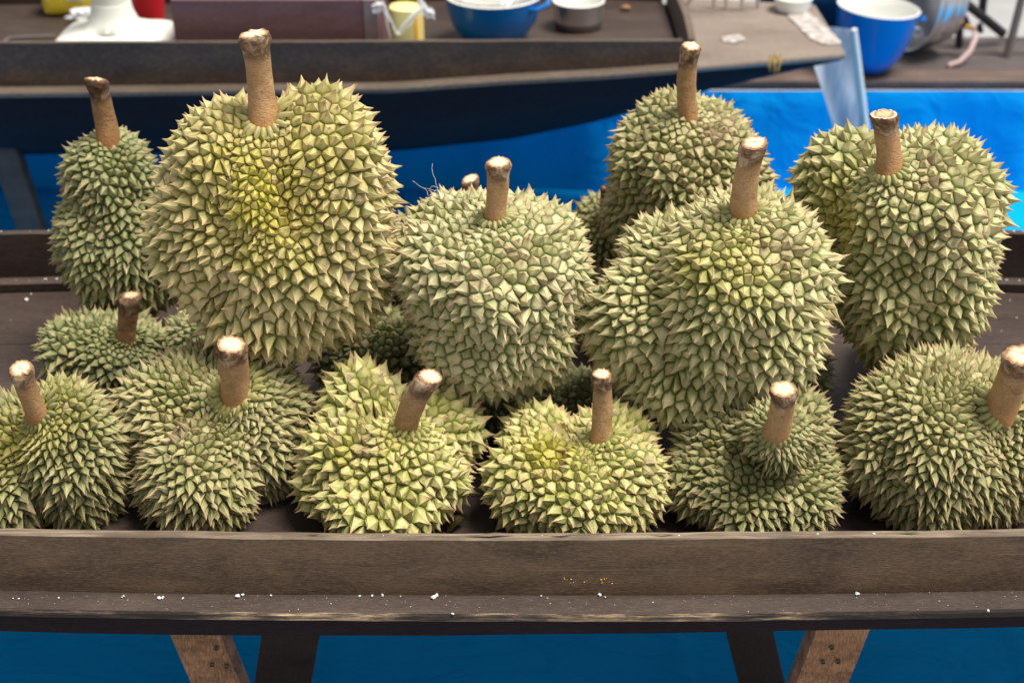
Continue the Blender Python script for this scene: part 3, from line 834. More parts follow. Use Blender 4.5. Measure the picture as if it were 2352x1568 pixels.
fr = empty('frame_stand', (1.3, 3.9, 0)); tag(fr, 'grey brown metal stand post at the top right corner', 'stand')
bar('post', (2362, -60), (2308, 150), 3.86, 3.82, 0.012, M_greybar, fr)
bar('post', (2420, -60), (2400, 150), 4.0, 4.0, 0.012, M_greybar, fr)
bar('cross_bar', (2300, -20), (2420, -10), 3.9, 4.0, 0.010, M_greybar, fr)
# navy tarpaulin bundle between deck end and pot
bm = bmesh.new(); c0 = (at_y(1880, 60, 3.86)[0], 3.87)
add_box(bm, (c0[0] - 0.02, c0[1] + 0.05, PZ + 0.085), (0.26, 0.16, 0.165), bevel=0.02)
bmesh.ops.subdivide_edges(bm, edges=bm.edges[:], cuts=3, use_grid_fill=True)
for v in bm.verts: v.co += v.normal * 0.008 * noise.noise(v.co * 18)
tag(obj('covered_crate', bm, M_navy, sharp=60), 'crate under dark navy cloth behind the deck end', 'crate')

# ------------------------------------------------------------------ durians
def fib_dirs(n):
    i = np.arange(n) + 0.5
    ph = np.arccos(1 - 2 * i / n); th = np.pi * (1 + 5 ** 0.5) * i
    return np.stack([np.cos(th) * np.sin(ph), np.sin(th) * np.sin(ph), np.cos(ph)], 1)
def unit(a): return a / np.maximum(np.linalg.norm(a, axis=-1, keepdims=True), 1e-12)

def make_durian(spec):
    px, py, Y = spec['c']
    cen = at_y(px, py, Y)
    s0 = spec['s']; hk = spec['h']; sg = spec.get('seed', 0)
    g = np.random.default_rng(100 + sg)
    spike_px = 0.55 * hk * s0
    lobes = []
    for (lx, ly, dy, rx, H, ryf) in spec['lobes']:
        p = at_y(lx, ly, Y + dy); k = ppm(p[1], p[2])
        a = max(rx / k - spike_px, 0.02); hh = max(H / k - spike_px, 0.02); el = math.atan2(HC - p[2], p[1])
        ry = a * ryf
        rz = math.sqrt(max(hh ** 2 - (ry * math.sin(el)) ** 2, (0.55 * hh) ** 2)) / math.cos(el)
        lobes.append((p - cen, np.array([a, ry, rz])))
    PW = spec.get('pw', 13.0)
    groove = spec.get('groove', 0.034); gph = g.random() * 6.28
    def radius(d):
        acc = 0
        for q, a in lobes:
            A = ((d / a) ** 2).sum(-1); B = (d * q / a ** 2).sum(-1); Cc = ((q / a) ** 2).sum() - 1
            disc = B * B - A * Cc
            t = np.where(disc > 0, (B + np.sqrt(np.maximum(disc, 0))) / A, 0.0)
            acc = acc + np.maximum(t, 1e-4) ** PW
        r = acc ** (1 / PW)
        az = np.arctan2(d[:, 1], d[:, 0]); pol = np.sqrt(d[:, 0] ** 2 + d[:, 1] ** 2)
        azw = az + 0.35 * np.sin(2.1 * d[:, 2] + gph) + 0.2 * np.sin(3.3 * d[:, 2] + 2 * az + gph)
        seam = (0.5 - 0.5 * np.cos(5 * azw + gph)) ** 5
        r = r * (1 + groove * 0.8 * np.cos(5 * azw + gph) * pol - 1.5 * groove * seam * pol)
        r = r * (1 + 0.024 * np.sin(d @ np.array([5.1, 3.3, 4.2]) + sg) + 0.016 * np.sin(d @ np.array([-7.0, 9.1, 6.4]) + 2 * sg) + 0.010 * np.sin(d @ np.array([13.0, -9.1, 11.4]) + 3 * sg))
        for (bx, by, amp, wd) in spec.get('dents', []):
            td = dent_dirs[(bx, by)]
            r = r * (1 + amp * np.exp(-((1 - d @ td) / (wd * wd))))
        return r
    dent_dirs = {}
    probe = fib_dirs(9000)
    sv = spec.get('dents', []); spec['dents'] = []
    P0 = cen + probe * radius(probe)[:, None]
    X0, Y0_, D0 = proj(P0)
    spec['dents'] = sv
    def find(ix, iy):                       # surface direction seen at a place in the view
        dd = np.hypot(X0 - ix, Y0_ - iy)
        ok = dd < max(dd.min() + 4, 14)
        return probe[np.where(ok)[0][np.argmin(D0[ok])]]
    for (bx, by, amp, wd) in sv: dent_dirs[(bx, by)] = find(bx, by)
    P0 = cen + probe * radius(probe)[:, None]; X0, Y0_, D0 = proj(P0)
    sx, sy, tx, ty, sw = spec['stem'][:5]
    sdir = find(sx, sy)
    sbase = cen + sdir * radius(sdir[None])[0]
    kst = ppm(sbase[1], sbase[2]); srad = sw / kst / 2
    stop = at_y(tx, ty, sbase[1] + spec.get('stem_dy', 0.0))
    sax = unit(stop - sbase)
    if spec.get('hidden_stem'): pass
    # ---- spike sites by dart throwing on the surface
    ripe = [(find(a, b_), c_, d_) for (a, b_, c_, d_) in spec.get('ripe', [])]
    n_c = 24000
    cand = unit(g.normal(size=(n_c, 3)))
    rc_ = radius(cand); Pc = cand * rc_[:, None]
    dst = np.linalg.norm(Pc + cen - sbase, axis=1)
    def ripef(P, d):
        v = np.zeros(len(P))
        for rd, wd, am in ripe: v = np.maximum(v, am * np.exp(-((1 - d @ rd) / (wd * wd * 0.5))))
        return v
    rp = ripef(Pc, cand)
    big = spec.get('big', [])
    sp = s0 * (0.76 + 0.5 * g.random(n_c) ** 1.2) * (1 - spec.get('ripe_dense', 0.35) * rp)
    sp *= 0.55 + 0.45 * np.clip((dst - srad) / (2.6 * s0 + srad * 1.2), 0, 1)
    keep = np.empty((0, 3)); ks = np.empty(0); idx = []
    KP = np.zeros((3000, 3)); KS = np.zeros(3000); nk = 0
    for i in range(n_c):
        if dst[i] < srad * 1.05: continue
        if nk:
            dd = KP[:nk] - Pc[i]
            d2 = np.einsum('ij,ij->i', dd, dd)
            mm = 0.5 * (KS[:nk] + sp[i]) * 0.86
            if (d2 < mm * mm).any(): continue
        KP[nk] = Pc[i]; KS[nk] = sp[i]; nk += 1; idx.append(i)
        if nk >= 2990: break
    D = cand[idx]
    # ---- neighbours through the convex hull of the directions
    bm = bmesh.new()
    vs = [bm.verts.new(tuple(d)) for d in D]
    for i, v in enumerate(vs): v.index = i
    bm.verts.index_update()
    bmesh.ops.convex_hull(bm, input=vs, use_existing_faces=False)
    bmesh.ops.triangulate(bm, faces=bm.faces[:])
    bm.faces.index_update()
    tri = np.array([[v.index for v in f.verts] for f in bm.faces])
    ed = [(e.verts[0].index, e.verts[1].index, e.link_faces[0].index, e.link_faces[1].index) for e in bm.edges if len(e.link_faces) == 2]
    bm.free()
    a, b_, c_ = D[tri[:, 0]], D[tri[:, 1]], D[tri[:, 2]]
    nrm = np.cross(b_ - a, c_ - a); nrm *= np.sign((nrm * a).sum(1))[:, None]
    cc = unit(unit(nrm) * 0.75 + unit(a + b_ + c_) * 0.25)
    ed = np.array(ed)
    cell = np.concatenate([ed[:, 0], ed[:, 1]]); A = np.concatenate([ed[:, 2], ed[:, 3]]); B = np.concatenate([ed[:, 3], ed[:, 2]])
    # positions
    rS = radius(D); S = D * rS[:, None]
    V = cc * (radius(cc))[:, None]
    # normals of the base surface at the sites
    eps = 0.01
    t1 = unit(np.cross(D, np.where(np.abs(D[:, 2:3]) < 0.9, [[0, 0, 1.0]], [[1.0, 0, 0]]))); t2 = np.cross(D, t1)
    d1 = unit(D + eps * t1); d2 = unit(D + eps * t2)
    q1 = d1 * radius(d1)[:, None] - S; q2 = d2 * radius(d2)[:, None] - S
    N = unit(np.cross(q1, q2)); N *= np.sign((N * D).sum(1))[:, None]
    N = unit(N * 0.8 + D * 0.2)
    # cell size
    per = np.linalg.norm(V[A] - V[B], axis=1)
    peri = np.bincount(cell, per, len(D)); size = peri / 3.46
    cpos = np.zeros_like(S); cnt = np.bincount(cell, minlength=len(D))
    for k in range(3): cpos[:, k] = np.bincount(cell, V[A][:, k], len(D)) / np.maximum(cnt, 1)
    S = 0.5 * S + 0.5 * cpos
    rps = ripef(S, D); dss = np.linalg.norm(S + cen - sbase, axis=1)
    nst = np.clip((dss - srad) / (3.2 * s0), 0, 1)
    hgt = 1.24 * (hk - 0.35 * (hk - 0.75))  * np.clip(size, 0.4 * s0, 1.35 * s0) * (0.72 + 0.5 * g.random(len(D))) * (0.55 + 0.45 * nst)
    down = -sax * 1.0
    tl_ = down - N * (N @ down)[:, None]
    away = (S + cen - sbase); away = unit(away - N * (away * N).sum(1)[:, None])
    lean = tl_ * (spec.get('lean', 0.35) * 0.65) + away * (1 - nst)[:, None] * 0.9 + g.normal(size=(len(D), 3)) * 0.13
    TIP = S + N * hgt[:, None] + lean * hgt[:, None]
    crand = g.random(len(D)); scar = np.zeros(len(D))
    for (ax_, ay_, wd) in spec.get('scars', []):
        sdv = find(ax_, ay_); scar = np.maximum(scar, np.exp(-((1 - D @ sdv) / (wd * wd * 0.5))))
    bend = (g.random(len(D)) < (0.14 + 0.5 * scar)); crand[bend] = 0.9 + 0.1 * crand[bend]; scar = np.maximum(scar, 0.75 * (g.random(len(D)) < 0.07)); scar = np.maximum(scar, 0.5 * bend)
    TIP[bend] += (g.normal(size=(bend.sum(), 3)) * 0.35) * hgt[bend][:, None] - N[bend] * (0.2 * hgt[bend])[:, None]
    # facets
    ts = [0.0, 0.085, 0.42, 0.79]
    hp = [0.0, 0.10, 0.325, 0.62]
    nF = len(cell)
    VA, VB = V[A], V[B]; mid = (VA + VB) / 2
    So, No, Hh, Tp = S[cell], N[cell], hgt[cell][:, None], TIP[cell]
    cols = []
    LN = (Tp - So - No * Hh)
    sz = size[cell][:, None]
    verts = np.zeros((nF, 13, 3)); att = np.zeros((nF, 13, 4))
    att[:, :, 1] = crand[cell][:, None]; att[:, :, 2] = rps[cell][:, None]; att[:, :, 3] = scar[cell][:, None]
    depth = 0.05 * sz * np.ones((nF, 1))
    for ci, base in enumerate((VA, mid, VB)):
        for ri, (t, h) in enumerate(zip(ts, hp)):
            inn = 0.04 * math.sin(math.pi * min(1, t * 1.15)) if ci == 1 else 0.0
            tt = min(0.97, t + inn * 0.8)
            P = base * (1 - tt) + So * tt + No * Hh * (h - (0.025 * (t > 0.2) if ci == 1 else 0))
            P = P + LN * (t ** 1.8)
            if ri == 0: P = P - No * depth * (1.0 if ci != 1 else 1.0)
            verts[:, ci * 4 + ri] = P; att[:, ci * 4 + ri, 0] = t
    verts[:, 12] = Tp
    jn = np.sin(verts @ np.array([[410, 230, -350], [-290, 520, 180], [330, -190, 470]]) + sg)
    kj = np.array([0.3, 0.5, 1.0, 0.8] * 3 + [0.0])[None, :, None]
    verts = verts + jn * kj * sz[:, None, :] * 0.045
    att[:, 12, 0] = 1
    base_i = (np.arange(nF) * 13)[:, None]
    quads = []
    for c0_ in (0, 1):
        for r0 in range(3):
            quads.append([c0_ * 4 + r0, (c0_ + 1) * 4 + r0, (c0_ + 1) * 4 + r0 + 1, c0_ * 4 + r0 + 1])
    quads = np.array(quads); tris = np.array([[3, 7, 12], [7, 11, 12]])
    # orientation
    fn = np.cross(VB - VA, So - VA); flip = (fn * No).sum(1) < 0
    Q = (base_i[:, :, None] + quads[None]); T = (base_i[:, :, None] + tris[None])
    Q[flip] = Q[flip][:, :, ::-1]; T[flip] = T[flip][:, :, ::-1]
    Q = Q.reshape(-1, 4); T = T.reshape(-1, 3)
    me = bpy.data.meshes.new('rind')
    vv = verts.reshape(-1, 3)
    nv = len(vv); nq, ntt = len(Q), len(T)
    me.vertices.add(nv); me.vertices.foreach_set('co', vv.astype(np.float32).ravel())
    me.loops.add(nq * 4 + ntt * 3); me.loops.foreach_set('vertex_index', np.concatenate([Q.ravel(), T.ravel()]).astype(np.int32))
    me.polygons.add(nq + ntt)
    me.polygons.foreach_set('loop_start', np.concatenate([np.arange(nq) * 4, nq * 4 + np.arange(ntt) * 3]).astype(np.int32))
    me.polygons.foreach_set('use_smooth', np.ones(nq + ntt, dtype=bool))
    me.update(calc_edges=True)
    ca = me.color_attributes.new('skin', 'FLOAT_COLOR', 'POINT')
    ca.data.foreach_set('color', att.reshape(-1).astype(np.float32))
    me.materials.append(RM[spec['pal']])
    root = empty('durian', tuple(cen)); tag(root, spec['label'], 'durian', 'durians heaped in the boat')
    o = bpy.data.objects.new('rind', me); link(o, root)
    # ---- calyx ring: narrow ribs pressed round the stem foot
    if spec.get('collar', True):
        bm = bmesh.new()
        q = Vector(sax).to_track_quat('Z', 'Y').to_matrix()
        nr = 18
        cb = Vector(sbase - cen)
        snrm = Vector(unit(sdir * 0.5 + sax * 0.5))
        for k in range(nr):
            an = 2 * math.pi * (k + 0.3 * g.random()) / nr
            dr = q @ Vector((math.cos(an), math.sin(an), 0))
            tg = q @ Vector((-math.sin(an), math.cos(an), 0))
            L = srad * (0.45 + 0.45 * g.random()); wd = srad * 0.225
            def on(dist, lift):
                p = cb + dr * dist
                dd = np.array(p.normalized())
                rr = radius(dd[None])[0]
                return Vector(dd) * (rr + lift)
            st_ = [on(srad * 0.92, 0.003), on(srad * 1.08, 0.006), on(srad * 1.08 + L * 0.45, 0.0062), on(srad * 1.08 + L, 0.0045)]
            prev = None
            for j, (p, ww) in enumerate(zip(st_, (0.8, 1.0, 1.15, 0.18))):
                n_ = p.normalized()
                rg = [bm.verts.new(p + tg * wd * ww * a_ + n_ * b2 * 0.0048) for a_, b2 in ((-1, -0.9), (-0.65, 0.1), (0, 0.45), (0.65, 0.1), (1, -0.9))]
                if prev:
                    for m_ in range(4): bm.faces.new((prev[m_], prev[m_ + 1], rg[m_ + 1], rg[m_]))
                prev = rg
        lay = bm.verts.layers.float_color.new('skin')
        for v in bm.verts: v[lay] = (0.28, 0.25, 0.25 * float(spec.get('collar_y', 0.3)), 0.3)
        me2 = bpy.data.meshes.new('calyx_ring')
        bmesh.ops.recalc_face_normals(bm, faces=bm.faces)
        for f in bm.faces: f.smooth = True
        bm.to_mesh(me2); bm.free(); me2.materials.append(RM[spec['pal']])
        link(bpy.data.objects.new('calyx_ring', me2), root)
    # ---- stem
    bm = bmesh.new(); lay = bm.verts.layers.float_color.new('skin')
    b0 = Vector(sbase - cen) - Vector(sax) * 0.012; b1 = Vector(stop - cen)
    L = (b1 - b0).length; axv = (b1 - b0).normalized(); q = axv.to_track_quat('Z', 'Y').to_matrix()
    nr_, ns_ = 30, 36
    srnd = (0.9 if spec.get('cut') == 'brown' else 0.45 * float(np.random.default_rng(sg + 5).random()))
    bendv = q @ Vector((g.normal() * 0.05 * L, g.normal() * 0.03 * L, 0))
    prof = lambda u: (1.10 - 0.14 * min(1, u * 3) + 0.05 * math.sin(u * 5 + sg)) * (1 + 0.12 * math.exp(-((u - 0.93) / 0.07) ** 2) * spec.get('bulge', 1)) * (1.0 - 0.05 * (u > 0.985))
    rings = []
    cutdir = Vector((g.normal() * 0.12, g.normal() * 0.12 - 0.10, 0))
    def sp_(u, an, kr=1.0):
        r_ = srad * prof(u) * kr
        loc = Vector((r_ * math.cos(an), r_ * math.sin(an), 0))
        nn = noise.noise(Vector((math.cos(an) * 1.3, math.sin(an) * 1.3, u * 3 + sg)))
        n2_ = noise.noise(Vector((math.cos(an) * 4, math.sin(an) * 4, u * 16 + sg)))
        ed_ = 1 + 0.07 * nn + 0.03 * n2_ * (0.5 + 3.4 * max(0, u - 0.7) / 0.3) + 0.02 * noise.noise(Vector((math.cos(an) * 9, math.sin(an) * 9, u * 9 + sg)))
        zz = L * u + (cutdir.x * loc.x + cutdir.y * loc.y) * (u > 0.8) * (u - 0.8) / 0.2 * 1.2
        if u > 0.95: zz += 0.0028 * noise.noise(Vector((math.cos(an) * 5, math.sin(an) * 5, sg + 3)))
        return b0 + bendv * (u * (1 - u) * 4 * 0.9) + q @ Vector((loc.x * ed_, loc.y * ed_, zz))
    for i in range(nr_ + 1):
        u = i / nr_
        rg = []
        for k in range(ns_):
            v = bm.verts.new(sp_(u, 2 * math.pi * k / ns_)); v[lay] = (u, srnd, 0, 1); rg.append(v)
        if rings:
            for k in range(ns_): bm.faces.new((rings[-1][k], rings[-1][(k + 1) % ns_], rg[(k + 1) % ns_], rg[k]))
        rings.append(rg)
    bmesh.ops.recalc_face_normals(bm, faces=bm.faces)
    for f in bm.faces: f.smooth = True
    me3 = bpy.data.meshes.new('stem'); bm.to_mesh(me3); bm.free(); me3.materials.append(M_stem)
    stem = link(bpy.data.objects.new('stem', me3), root)
    bm = bmesh.new(); lay = bm.verts.layers.float_color.new('skin'); prev = None
    for j in range(7):
        kr = 1 - j / 6 * 0.999
        rg = []
        for k in range(ns_):
            p = sp_(1.0, 2 * math.pi * k / ns_, kr) + axv * (0.0012 * math.sin(j / 6 * 1.57) + 0.0008 * noise.noise(Vector((k * 0.9, j * 0.8, sg))) * (1 if 0 < j < 6 else 0))
            v = bm.verts.new(p); v[lay] = (kr, 0, 0, 1); rg.append(v)
        if prev:
            for k in range(ns_): bm.faces.new((prev[k], prev[(k + 1) % ns_], rg[(k + 1) % ns_], rg[k]))
        prev = rg
    bm.normal_update()
    if sum((f.normal.dot(axv) for f in bm.faces)) < 0: bmesh.ops.reverse_faces(bm, faces=bm.faces[:])
    for f in bm.faces: f.smooth = True
    me4 = bpy.data.meshes.new('cut_end'); bm.to_mesh(me4); bm.free()
    me4.materials.append({'fresh': M_cut, 'dried': M_cut2, 'brown': M_cut3}[spec.get('cut', 'fresh')])
    link(bpy.data.objects.new('cut_end', me4), stem)
    return nk

# lobes: (px, py, dY, half width px, half height px, depth/width)
DUR = [
 dict(label='tall narrow dark green durian standing far back at the upper left', pal='green', seed=1, c=(275, 500, 1.86), s=0.0119, h=0.72, lean=0.5,
      lobes=[(258, 440, 0, 108, 150, 1), (275, 560, 0, 145, 165, 1), (320, 600, 0.02, 130, 120, 1)], stem=(254, 312, 219, 182, 50), stem_dy=-0.005, cut='brown', collar=False),
 dict(label='biggest durian, cream with a sunken yellow patch below its tall stem', pal='cream', seed=2, c=(630, 520, 1.60), s=0.0160, h=0.66, lean=0.3,
      lobes=[(532, 400, 0.0, 130, 190, 1), (735, 420, 0.0, 172, 218, 1), (615, 440, -0.01, 160, 200, 1), (690, 560, 0, 215, 255, 0.95), (505, 530, 0, 157, 205, 1), (640, 680, 0, 190, 145, 1)], pw=16,
      stem=(600, 268, 583, 78, 66), ripe=[(605, 480, 0.62, 1.0), (560, 570, 0.35, 0.6)], ripe_dense=0.45, dents=[(600, 470, -0.07, 0.5)]),
 dict(label='round pale mint durian at the centre of the upper row', pal='mint', seed=3, c=(1135, 690, 1.60), s=0.0142, h=0.6, lean=0.28,
      lobes=[(1130, 620, 0, 222, 180, 1), (1135, 735, 0, 200, 183, 1), (1020, 570, 0.03, 110, 130, 1), (1250, 580, 0.03, 105, 125, 1)], stem=(1135, 492, 1145, 372, 52), stem_dy=-0.01, scars=[(1240, 600, 0.4), (1100, 640, 0.3)]),
 dict(label='half hidden durian behind the mint one, only its short stem showing clearly', pal='olive', seed=4, c=(1040, 580, 1.83), s=0.0131, h=0.7, lean=0.3,
      lobes=[(1030, 590, 0, 150, 130, 1), (960, 610, 0, 100, 110, 1)], stem=(1078, 470, 1080, 410, 36), collar=False),
 dict(label='large upright green durian at the back right of centre with a yellow streaked stem', pal='olive', seed=5, c=(1580, 420, 1.88), s=0.0134, h=0.66, lean=0.3,
      lobes=[(1570, 360, 0, 165, 150, 1), (1590, 430, 0, 182, 180, 1), (1520, 510, 0, 140, 130, 1)], stem=(1585, 248, 1588, 106, 44), scars=[(1660, 290, 0.5), (1530, 560, 0.5)], collar=False),
 dict(label='small blurred durian peeping out left of the tall green one at the back', pal='olive', seed=6, c=(1385, 550, 2.0), s=0.0123, h=0.72, lean=0.35,
      lobes=[(1385, 550, 0, 85, 110, 1)], stem=(1385, 495, 1392, 430, 26), collar=False, cut='brown'),
 dict(label='wide two lobed pale durian on top of the heap, right of centre', pal='pale', seed=7, c=(1630, 710, 1.58), s=0.0144, h=0.80, lean=0.35,
      lobes=[(1705, 640, -0.02, 205, 210, 1), (1700, 730, -0.02, 200, 200, 1), (1505, 735, 0.01, 162, 180, 1), (1590, 830, 0, 195, 148, 1), (1560, 620, 0.03, 150, 130, 1)], pw=15,
      stem=(1700, 485, 1733, 328, 60), stem_dy=-0.02, ripe=[(1690, 620, 0.35, 0.45), (1580, 600, 0.3, 0.5)], ripe_dense=0.35, dents=[(1680, 640, -0.05, 0.3)], scars=[(1800, 590, 0.4)]),
 dict(label='large two lobed durian at the far right of the upper row', pal='pale', seed=8, c=(2070, 580, 1.68), s=0.0156, h=0.68, lean=0.28,
      lobes=[(2110, 500, -0.01, 192, 205, 1), (2095, 620, -0.01, 190, 230, 1), (1945, 440, 0.04, 116, 150, 1), (2150, 690, 0.0, 100, 100, 1)], pw=30,
      stem=(2030, 387, 2030, 262, 60), ripe=[(1925, 520, 0.33, 0.9)], ripe_dense=0.45, cut='dried', scars=[(2200, 560, 0.45), (2120, 420, 0.3)]),
 dict(label='yellow green durian cut by the left edge of the picture in the front row', pal='moss', seed=9, c=(110, 1050, 1.455), s=0.0103, h=1.05, lean=0.5,
      lobes=[(170, 1050, 0, 125, 185, 1), (10, 1120, -0.02, 100, 130, 1), (60, 1000, 0.02, 120, 110, 1)], stem=(75, 942, 47, 845, 50), stem_dy=-0.015, ripe=[(60, 970, 0.5, 0.6), (30, 1040, 0.5, 0.7)], ripe_dense=0.1),
 dict(label='small flat green durian with a dark stem behind the front row at left', pal='green', seed=10, c=(235, 800, 1.735), s=0.0119, h=0.85, lean=0.3,
      lobes=[(190, 800, 0, 105, 90, 1), (270, 800, 0, 125, 95, 1)], stem=(295, 762, 300, 678, 46), cut='brown'),
 dict(label='broad three lobed olive durian, second from left in the front row', pal='olive', seed=11, c=(485, 1010, 1.49), s=0.0106, h=1.05, lean=0.45,
      lobes=[(455, 1085, -0.03, 155, 160, 1), (595, 960, 0.03, 125, 165, 1), (400, 960, 0.03, 130, 150, 1), (520, 880, 0.05, 150, 105, 1), (600, 1030, 0.01, 90, 140, 1)], pw=22,
      stem=(530, 893, 531, 790, 66), stem_dy=-0.02, scars=[(410, 990, 0.3)], collar_y=1.0),
 dict(label='yellow green durian with a stem leaning right, third in the front row', pal='lime', seed=12, c=(885, 1060, 1.465), s=0.0147, h=0.76, lean=0.3,
      lobes=[(880, 1110, -0.02, 195, 135, 1), (930, 1080, -0.02, 135, 145, 1), (810, 1080, -0.01, 125, 145, 1), (835, 940, 0.05, 115, 115, 1), (1008, 1000, 0.035, 112, 118, 1)], pw=18,
      stem=(942, 962, 988, 864, 56), stem_dy=-0.02, ripe=[(880, 1010, 0.35, 0.5), (780, 1050, 0.4, 0.3)], ripe_dense=0.2, scars=[(840, 1010, 0.3)]),
 dict(label='squat yellow durian with a slim straight stem in the middle of the front row', pal='lime', seed=13, c=(1330, 1095, 1.45), s=0.0134, h=0.70, lean=0.3,
      lobes=[(1235, 1110, -0.01, 120, 130, 1), (1420, 1110, -0.01, 120, 135, 1), (1330, 1120, -0.02, 150, 130, 1), (1235, 1010, 0.04, 100, 85, 1), (1400, 1020, 0.03, 110, 95, 1)], pw=18,
      stem=(1373, 997, 1382, 858, 46), ripe=[(1280, 1030, 0.45, 0.9), (1210, 1000, 0.3, 0.5)], ripe_dense=0.2, scars=[(1230, 1090, 0.25)]),
 dict(label='dark green durian with a spiky knob round its bent stem in the front row', pal='moss', seed=14, c=(1740, 1075, 1.465), s=0.0101, h=1.0, lean=0.35,
      lobes=[(1735, 1090, 0, 205, 160, 1), (1780, 990, 0.01, 130, 120, 1), (1650, 1060, 0.02, 115, 140, 1), (1785, 1000, -0.055, 84, 90, 1.1)], pw=10,
      stem=(1780, 978, 1800, 893, 60), stem_dy=-0.02, collar_y=0.2),
 dict(label='large olive durian with a thick stem at the right end of the front row', pal='olive', seed=15, c=(2160, 1020, 1.48), s=0.0106, h=1.05, lean=0.45,
      lobes=[(2130, 1010, 0, 200, 200, 1), (2150, 1080, -0.01, 175, 150, 1), (2300, 1040, -0.01, 130, 190, 1), (2200, 920, 0.03, 180, 130, 1)], pw=18,
      stem=(2300, 925, 2350, 815, 78), stem_dy=-0.02),
 # lower layer, mostly hidden: they carry the upper ones
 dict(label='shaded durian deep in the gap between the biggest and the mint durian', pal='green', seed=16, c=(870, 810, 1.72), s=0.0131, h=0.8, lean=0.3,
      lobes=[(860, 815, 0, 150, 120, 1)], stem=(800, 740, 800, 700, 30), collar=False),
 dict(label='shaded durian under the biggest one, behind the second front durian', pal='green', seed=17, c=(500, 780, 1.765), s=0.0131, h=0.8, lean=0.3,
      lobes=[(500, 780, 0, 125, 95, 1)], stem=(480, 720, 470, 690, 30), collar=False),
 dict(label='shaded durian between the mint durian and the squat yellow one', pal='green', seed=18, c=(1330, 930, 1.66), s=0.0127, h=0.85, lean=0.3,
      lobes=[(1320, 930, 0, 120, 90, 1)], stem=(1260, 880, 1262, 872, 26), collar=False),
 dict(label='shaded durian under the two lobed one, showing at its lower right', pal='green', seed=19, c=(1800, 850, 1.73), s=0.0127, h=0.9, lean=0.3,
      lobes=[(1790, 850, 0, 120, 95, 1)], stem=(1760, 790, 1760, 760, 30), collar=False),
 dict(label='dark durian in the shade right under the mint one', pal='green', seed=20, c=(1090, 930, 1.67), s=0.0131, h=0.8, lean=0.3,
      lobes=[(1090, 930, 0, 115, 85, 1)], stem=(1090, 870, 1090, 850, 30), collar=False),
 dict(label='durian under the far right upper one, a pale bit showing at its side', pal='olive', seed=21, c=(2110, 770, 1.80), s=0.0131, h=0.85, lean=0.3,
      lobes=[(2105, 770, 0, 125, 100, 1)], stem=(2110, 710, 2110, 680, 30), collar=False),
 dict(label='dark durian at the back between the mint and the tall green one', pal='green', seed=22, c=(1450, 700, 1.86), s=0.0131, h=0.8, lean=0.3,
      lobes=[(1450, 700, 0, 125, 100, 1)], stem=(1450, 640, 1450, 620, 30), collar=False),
]
tot = 0
for sp_d in DUR:
    tot += make_durian(sp_d)
print('spikes', tot)

# ------------------------------------------------------------------ small things
# crumbs on the ledge, the deck and the rear board
bm = bmesh.new()
def crumb(p, r):
    r = r * 0.8
    q = Matrix.Translation(p) @ Matrix.Rotation(random.random() * 6, 4, 'Z') @ Matrix.Diagonal((r * random.uniform(0.7, 1.4), r * random.uniform(0.6, 1), r * 0.55, 1))
    res = bmesh.ops.create_icosphere(bm, subdivisions=1, radius=1, matrix=q)
    for v in res['verts']: v.co += Vector((random.uniform(-1, 1), random.uniform(-1, 1), random.uniform(-0.5, 1))) * r * 0.25
for px, py, r in ((546, 1369, 0.0048), (557, 1366, 0.003), (996, 1372, 0.0045), (1004, 1364, 0.0026), (280, 1371, 0.0022), (284, 1368, 0.0018), (366, 1373, 0.0035), (374, 1372, 0.0025),
                  (135, 1372, 0.0016), (43, 1374, 0.002), (420, 1373, 0.0016), (622, 1367, 0.0022), (826, 1368, 0.002), (855, 1367, 0.0018), (878, 1367, 0.003), (920, 1368, 0.0016), (1377, 1366, 0.003),
                  (1970, 1364, 0.0038), (1243, 1368, 0.002), (1390, 1370, 0.0015), (2270, 1402, 0.0028), (30, 1373, 0.0014), (760, 1385, 0.001), (1500, 1382, 0.001), (1040, 1409, 0.002)):
    p = at_z(px, py, LEDGE + 0.0005); crumb((p[0], min(p[1], YC - hw(p[0]) - 0.002), LEDGE + r * 0.3), r)
for k in range(90):
    x = random.uniform(-0.62, 0.62); y = YC - hw(x) - random.uniform(0.002, 0.03); crumb((x, y, LEDGE + 0.0002), random.choice((0.0003, 0.0004, 0.0006)))
for px, py, r in ((62, 690, 0.005), (95, 760, 0.0045), (80, 662, 0.002), (188, 664, 0.0035), (2240, 690, 0.0035), (2275, 664, 0.002), (2320, 690, 0.002), (2240, 742, 0.003), (1270, 1215, 0.002), (25, 735, 0.0012), (2335, 730, 0.002), (2300, 760, 0.0015), (2285, 700, 0.0012), (2340, 850, 0.003)):
    p = at_z(px, py, FLOOR_BOAT); crumb((p[0], min(p[1], YC + hw(p[0]) - 0.03), FLOOR_BOAT + r * 0.3), r)
for px, py, r in ((115, 626, 0.0035), (141, 624, 0.003), (50, 624, 0.001), (2213, 664, 0.001), (2300, 626, 0.003), (2330, 628, 0.002)):
    p = at_z(px, py, LEDGE); crumb((p[0], YC + hw(p[0]) - 0.012, LEDGE + r * 0.3), r)
for px, r in ((12, 0.002), (118, 0.0022), (2320, 0.003), (2340, 0.002), (2290, 0.0015)):
    x = at_z(px, 520, RIM)[0]; crumb((x, YC + hw(x) + 0.006, RIM + 0.001), r)
for px, r in ((1245, 0.0012), (1385, 0.001), (1880, 0.003), (880, 0.001), (2010, 0.002), (1560, 0.0014)):
    x = at_z(px, 1235, RIM)[0]; crumb((x, YC - hw(x) + 0.006, RIM + 0.0012), r)
tag(obj('white_crumbs', bm, M_crumb), 'scattered white crumbs on the ledge and the deck of the front boat', 'crumbs', kind='stuff')
bm = bmesh.new()
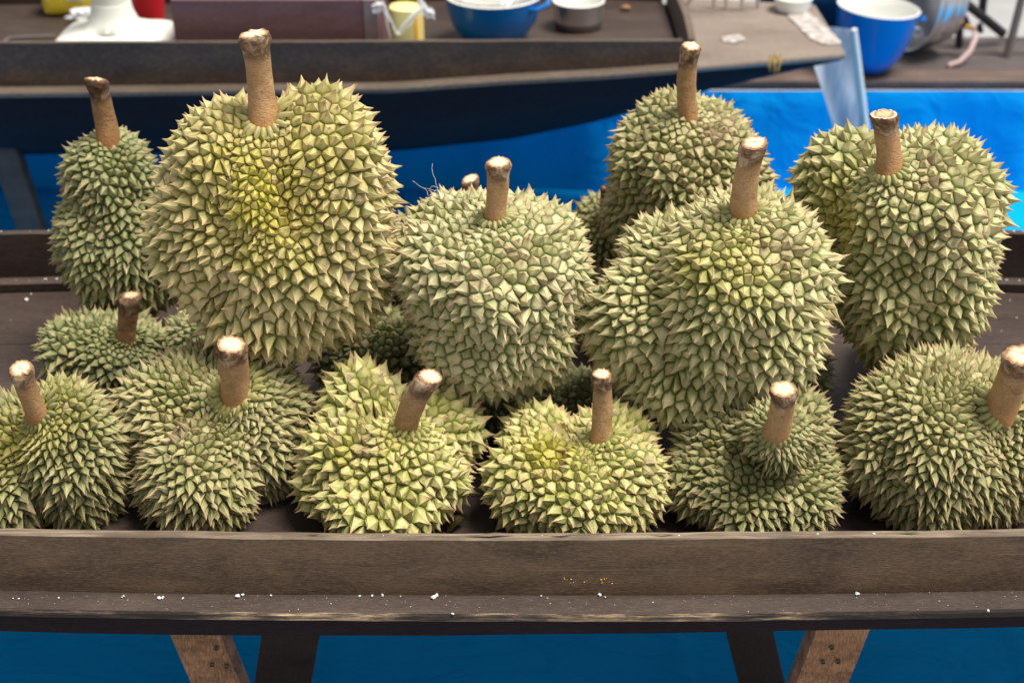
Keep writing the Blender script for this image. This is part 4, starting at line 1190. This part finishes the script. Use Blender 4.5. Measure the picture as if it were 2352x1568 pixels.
for k in range(24):
    p = at_y(1285 + 140 * random.random(), 1328 + random.uniform(-4, 12), YC - hw(0.12) - 0.0004)
    crumb((p[0], YC - hw(p[0]) - 0.0003, p[2]), random.choice((0.0005, 0.0008, 0.0013)))
tag(obj('yellow_flecks', bm, M_yfleck), 'yellow flecks splashed on the front board of the near boat', 'flecks', kind='stuff')
# splinters on the rim
for k, (px, L, wd) in enumerate(((1125, 0.06, 0.005), (720, 0.018, 0.0015), (1290, 0.03, 0.004), (1520, 0.035, 0.004), (2090, 0.03, 0.003))):
    bm = bmesh.new(); x = at_z(px, 1235, RIM)[0]; y = YC - hw(x) + 0.005
    vs = [bm.verts.new(p) for p in ((x - L / 2, y, RIM + 0.002), (x, y - wd / 2, RIM + 0.003), (x + L / 2, y + wd * 0.3, RIM + 0.004), (x + 0.1 * L, y + wd / 2, RIM + 0.0045),
                                    (x, y, RIM + 0.0015))]
    bm.faces.new((vs[0], vs[1], vs[2], vs[3]))
    for a_, b_ in ((0, 1), (1, 2), (2, 3), (3, 0)): bm.faces.new((vs[b_], vs[a_], vs[4]))
    obj('splinter', bm, M_ply, boat)
# dry leaf on the boat deck
def leaf(p0, p1, wd, label):
    bm = bmesh.new(); p0 = Vector(p0); p1 = Vector(p1); d = p1 - p0; s = Vector((-d.y, d.x, 0)).normalized(); prev = None
    for i in range(13):
        u = i / 12; ww = wd * math.sin(math.pi * u ** 0.8) ** 0.8 if 0 < u < 1 else 0.0003
        c = p0 + d * u + Vector((0, 0, 0.008 * math.sin(u * 3.1)))
        rg = [bm.verts.new(c + s * ww * k + Vector((0, 0, 0.35 * ww * abs(k)))) for k in (-1, -0.5, 0, 0.5, 1)]
        if prev:
            for k in range(4): bm.faces.new((prev[k], prev[k + 1], rg[k + 1], rg[k]))
        prev = rg
    bmesh.ops.solidify(bm, geom=bm.faces[:], thickness=0.0006)
    tag(obj('dry_leaf', bm, M_leaf), label, 'leaf')
a = at_z(1028, 1226, FLOOR_BOAT); b_ = at_z(1068, 1190, FLOOR_BOAT + 0.012)
leaf((a[0], a[1], FLOOR_BOAT + 0.002), tuple(b_), 0.008, 'narrow olive brown leaf on the boat deck between two front durians')
# fibres caught on the mint durian
bm = bmesh.new(); c0 = at_y(1000, 440, 1.60)
for k in range(9):
    p = Vector(c0) + Vector((random.uniform(-0.012, 0.012), random.uniform(-0.005, 0.005), -0.006)); pts = [p]
    dv = Vector((random.uniform(-1, 1), 0.1, random.uniform(-0.1, 0.8))).normalized() * 0.0035
    for j in range(7):
        dv = (dv + Vector((random.uniform(-1, 1), random.uniform(-0.5, 0.5), random.uniform(-1, 0.8))) * 0.003); pts.append(pts[-1] + dv)
    add_tube(bm, pts, 0.0002, 4)
tag(obj('plant_fibres', bm, M_label), 'wisp of pale fibres caught on top of the mint durian', 'fibres', kind='stuff')
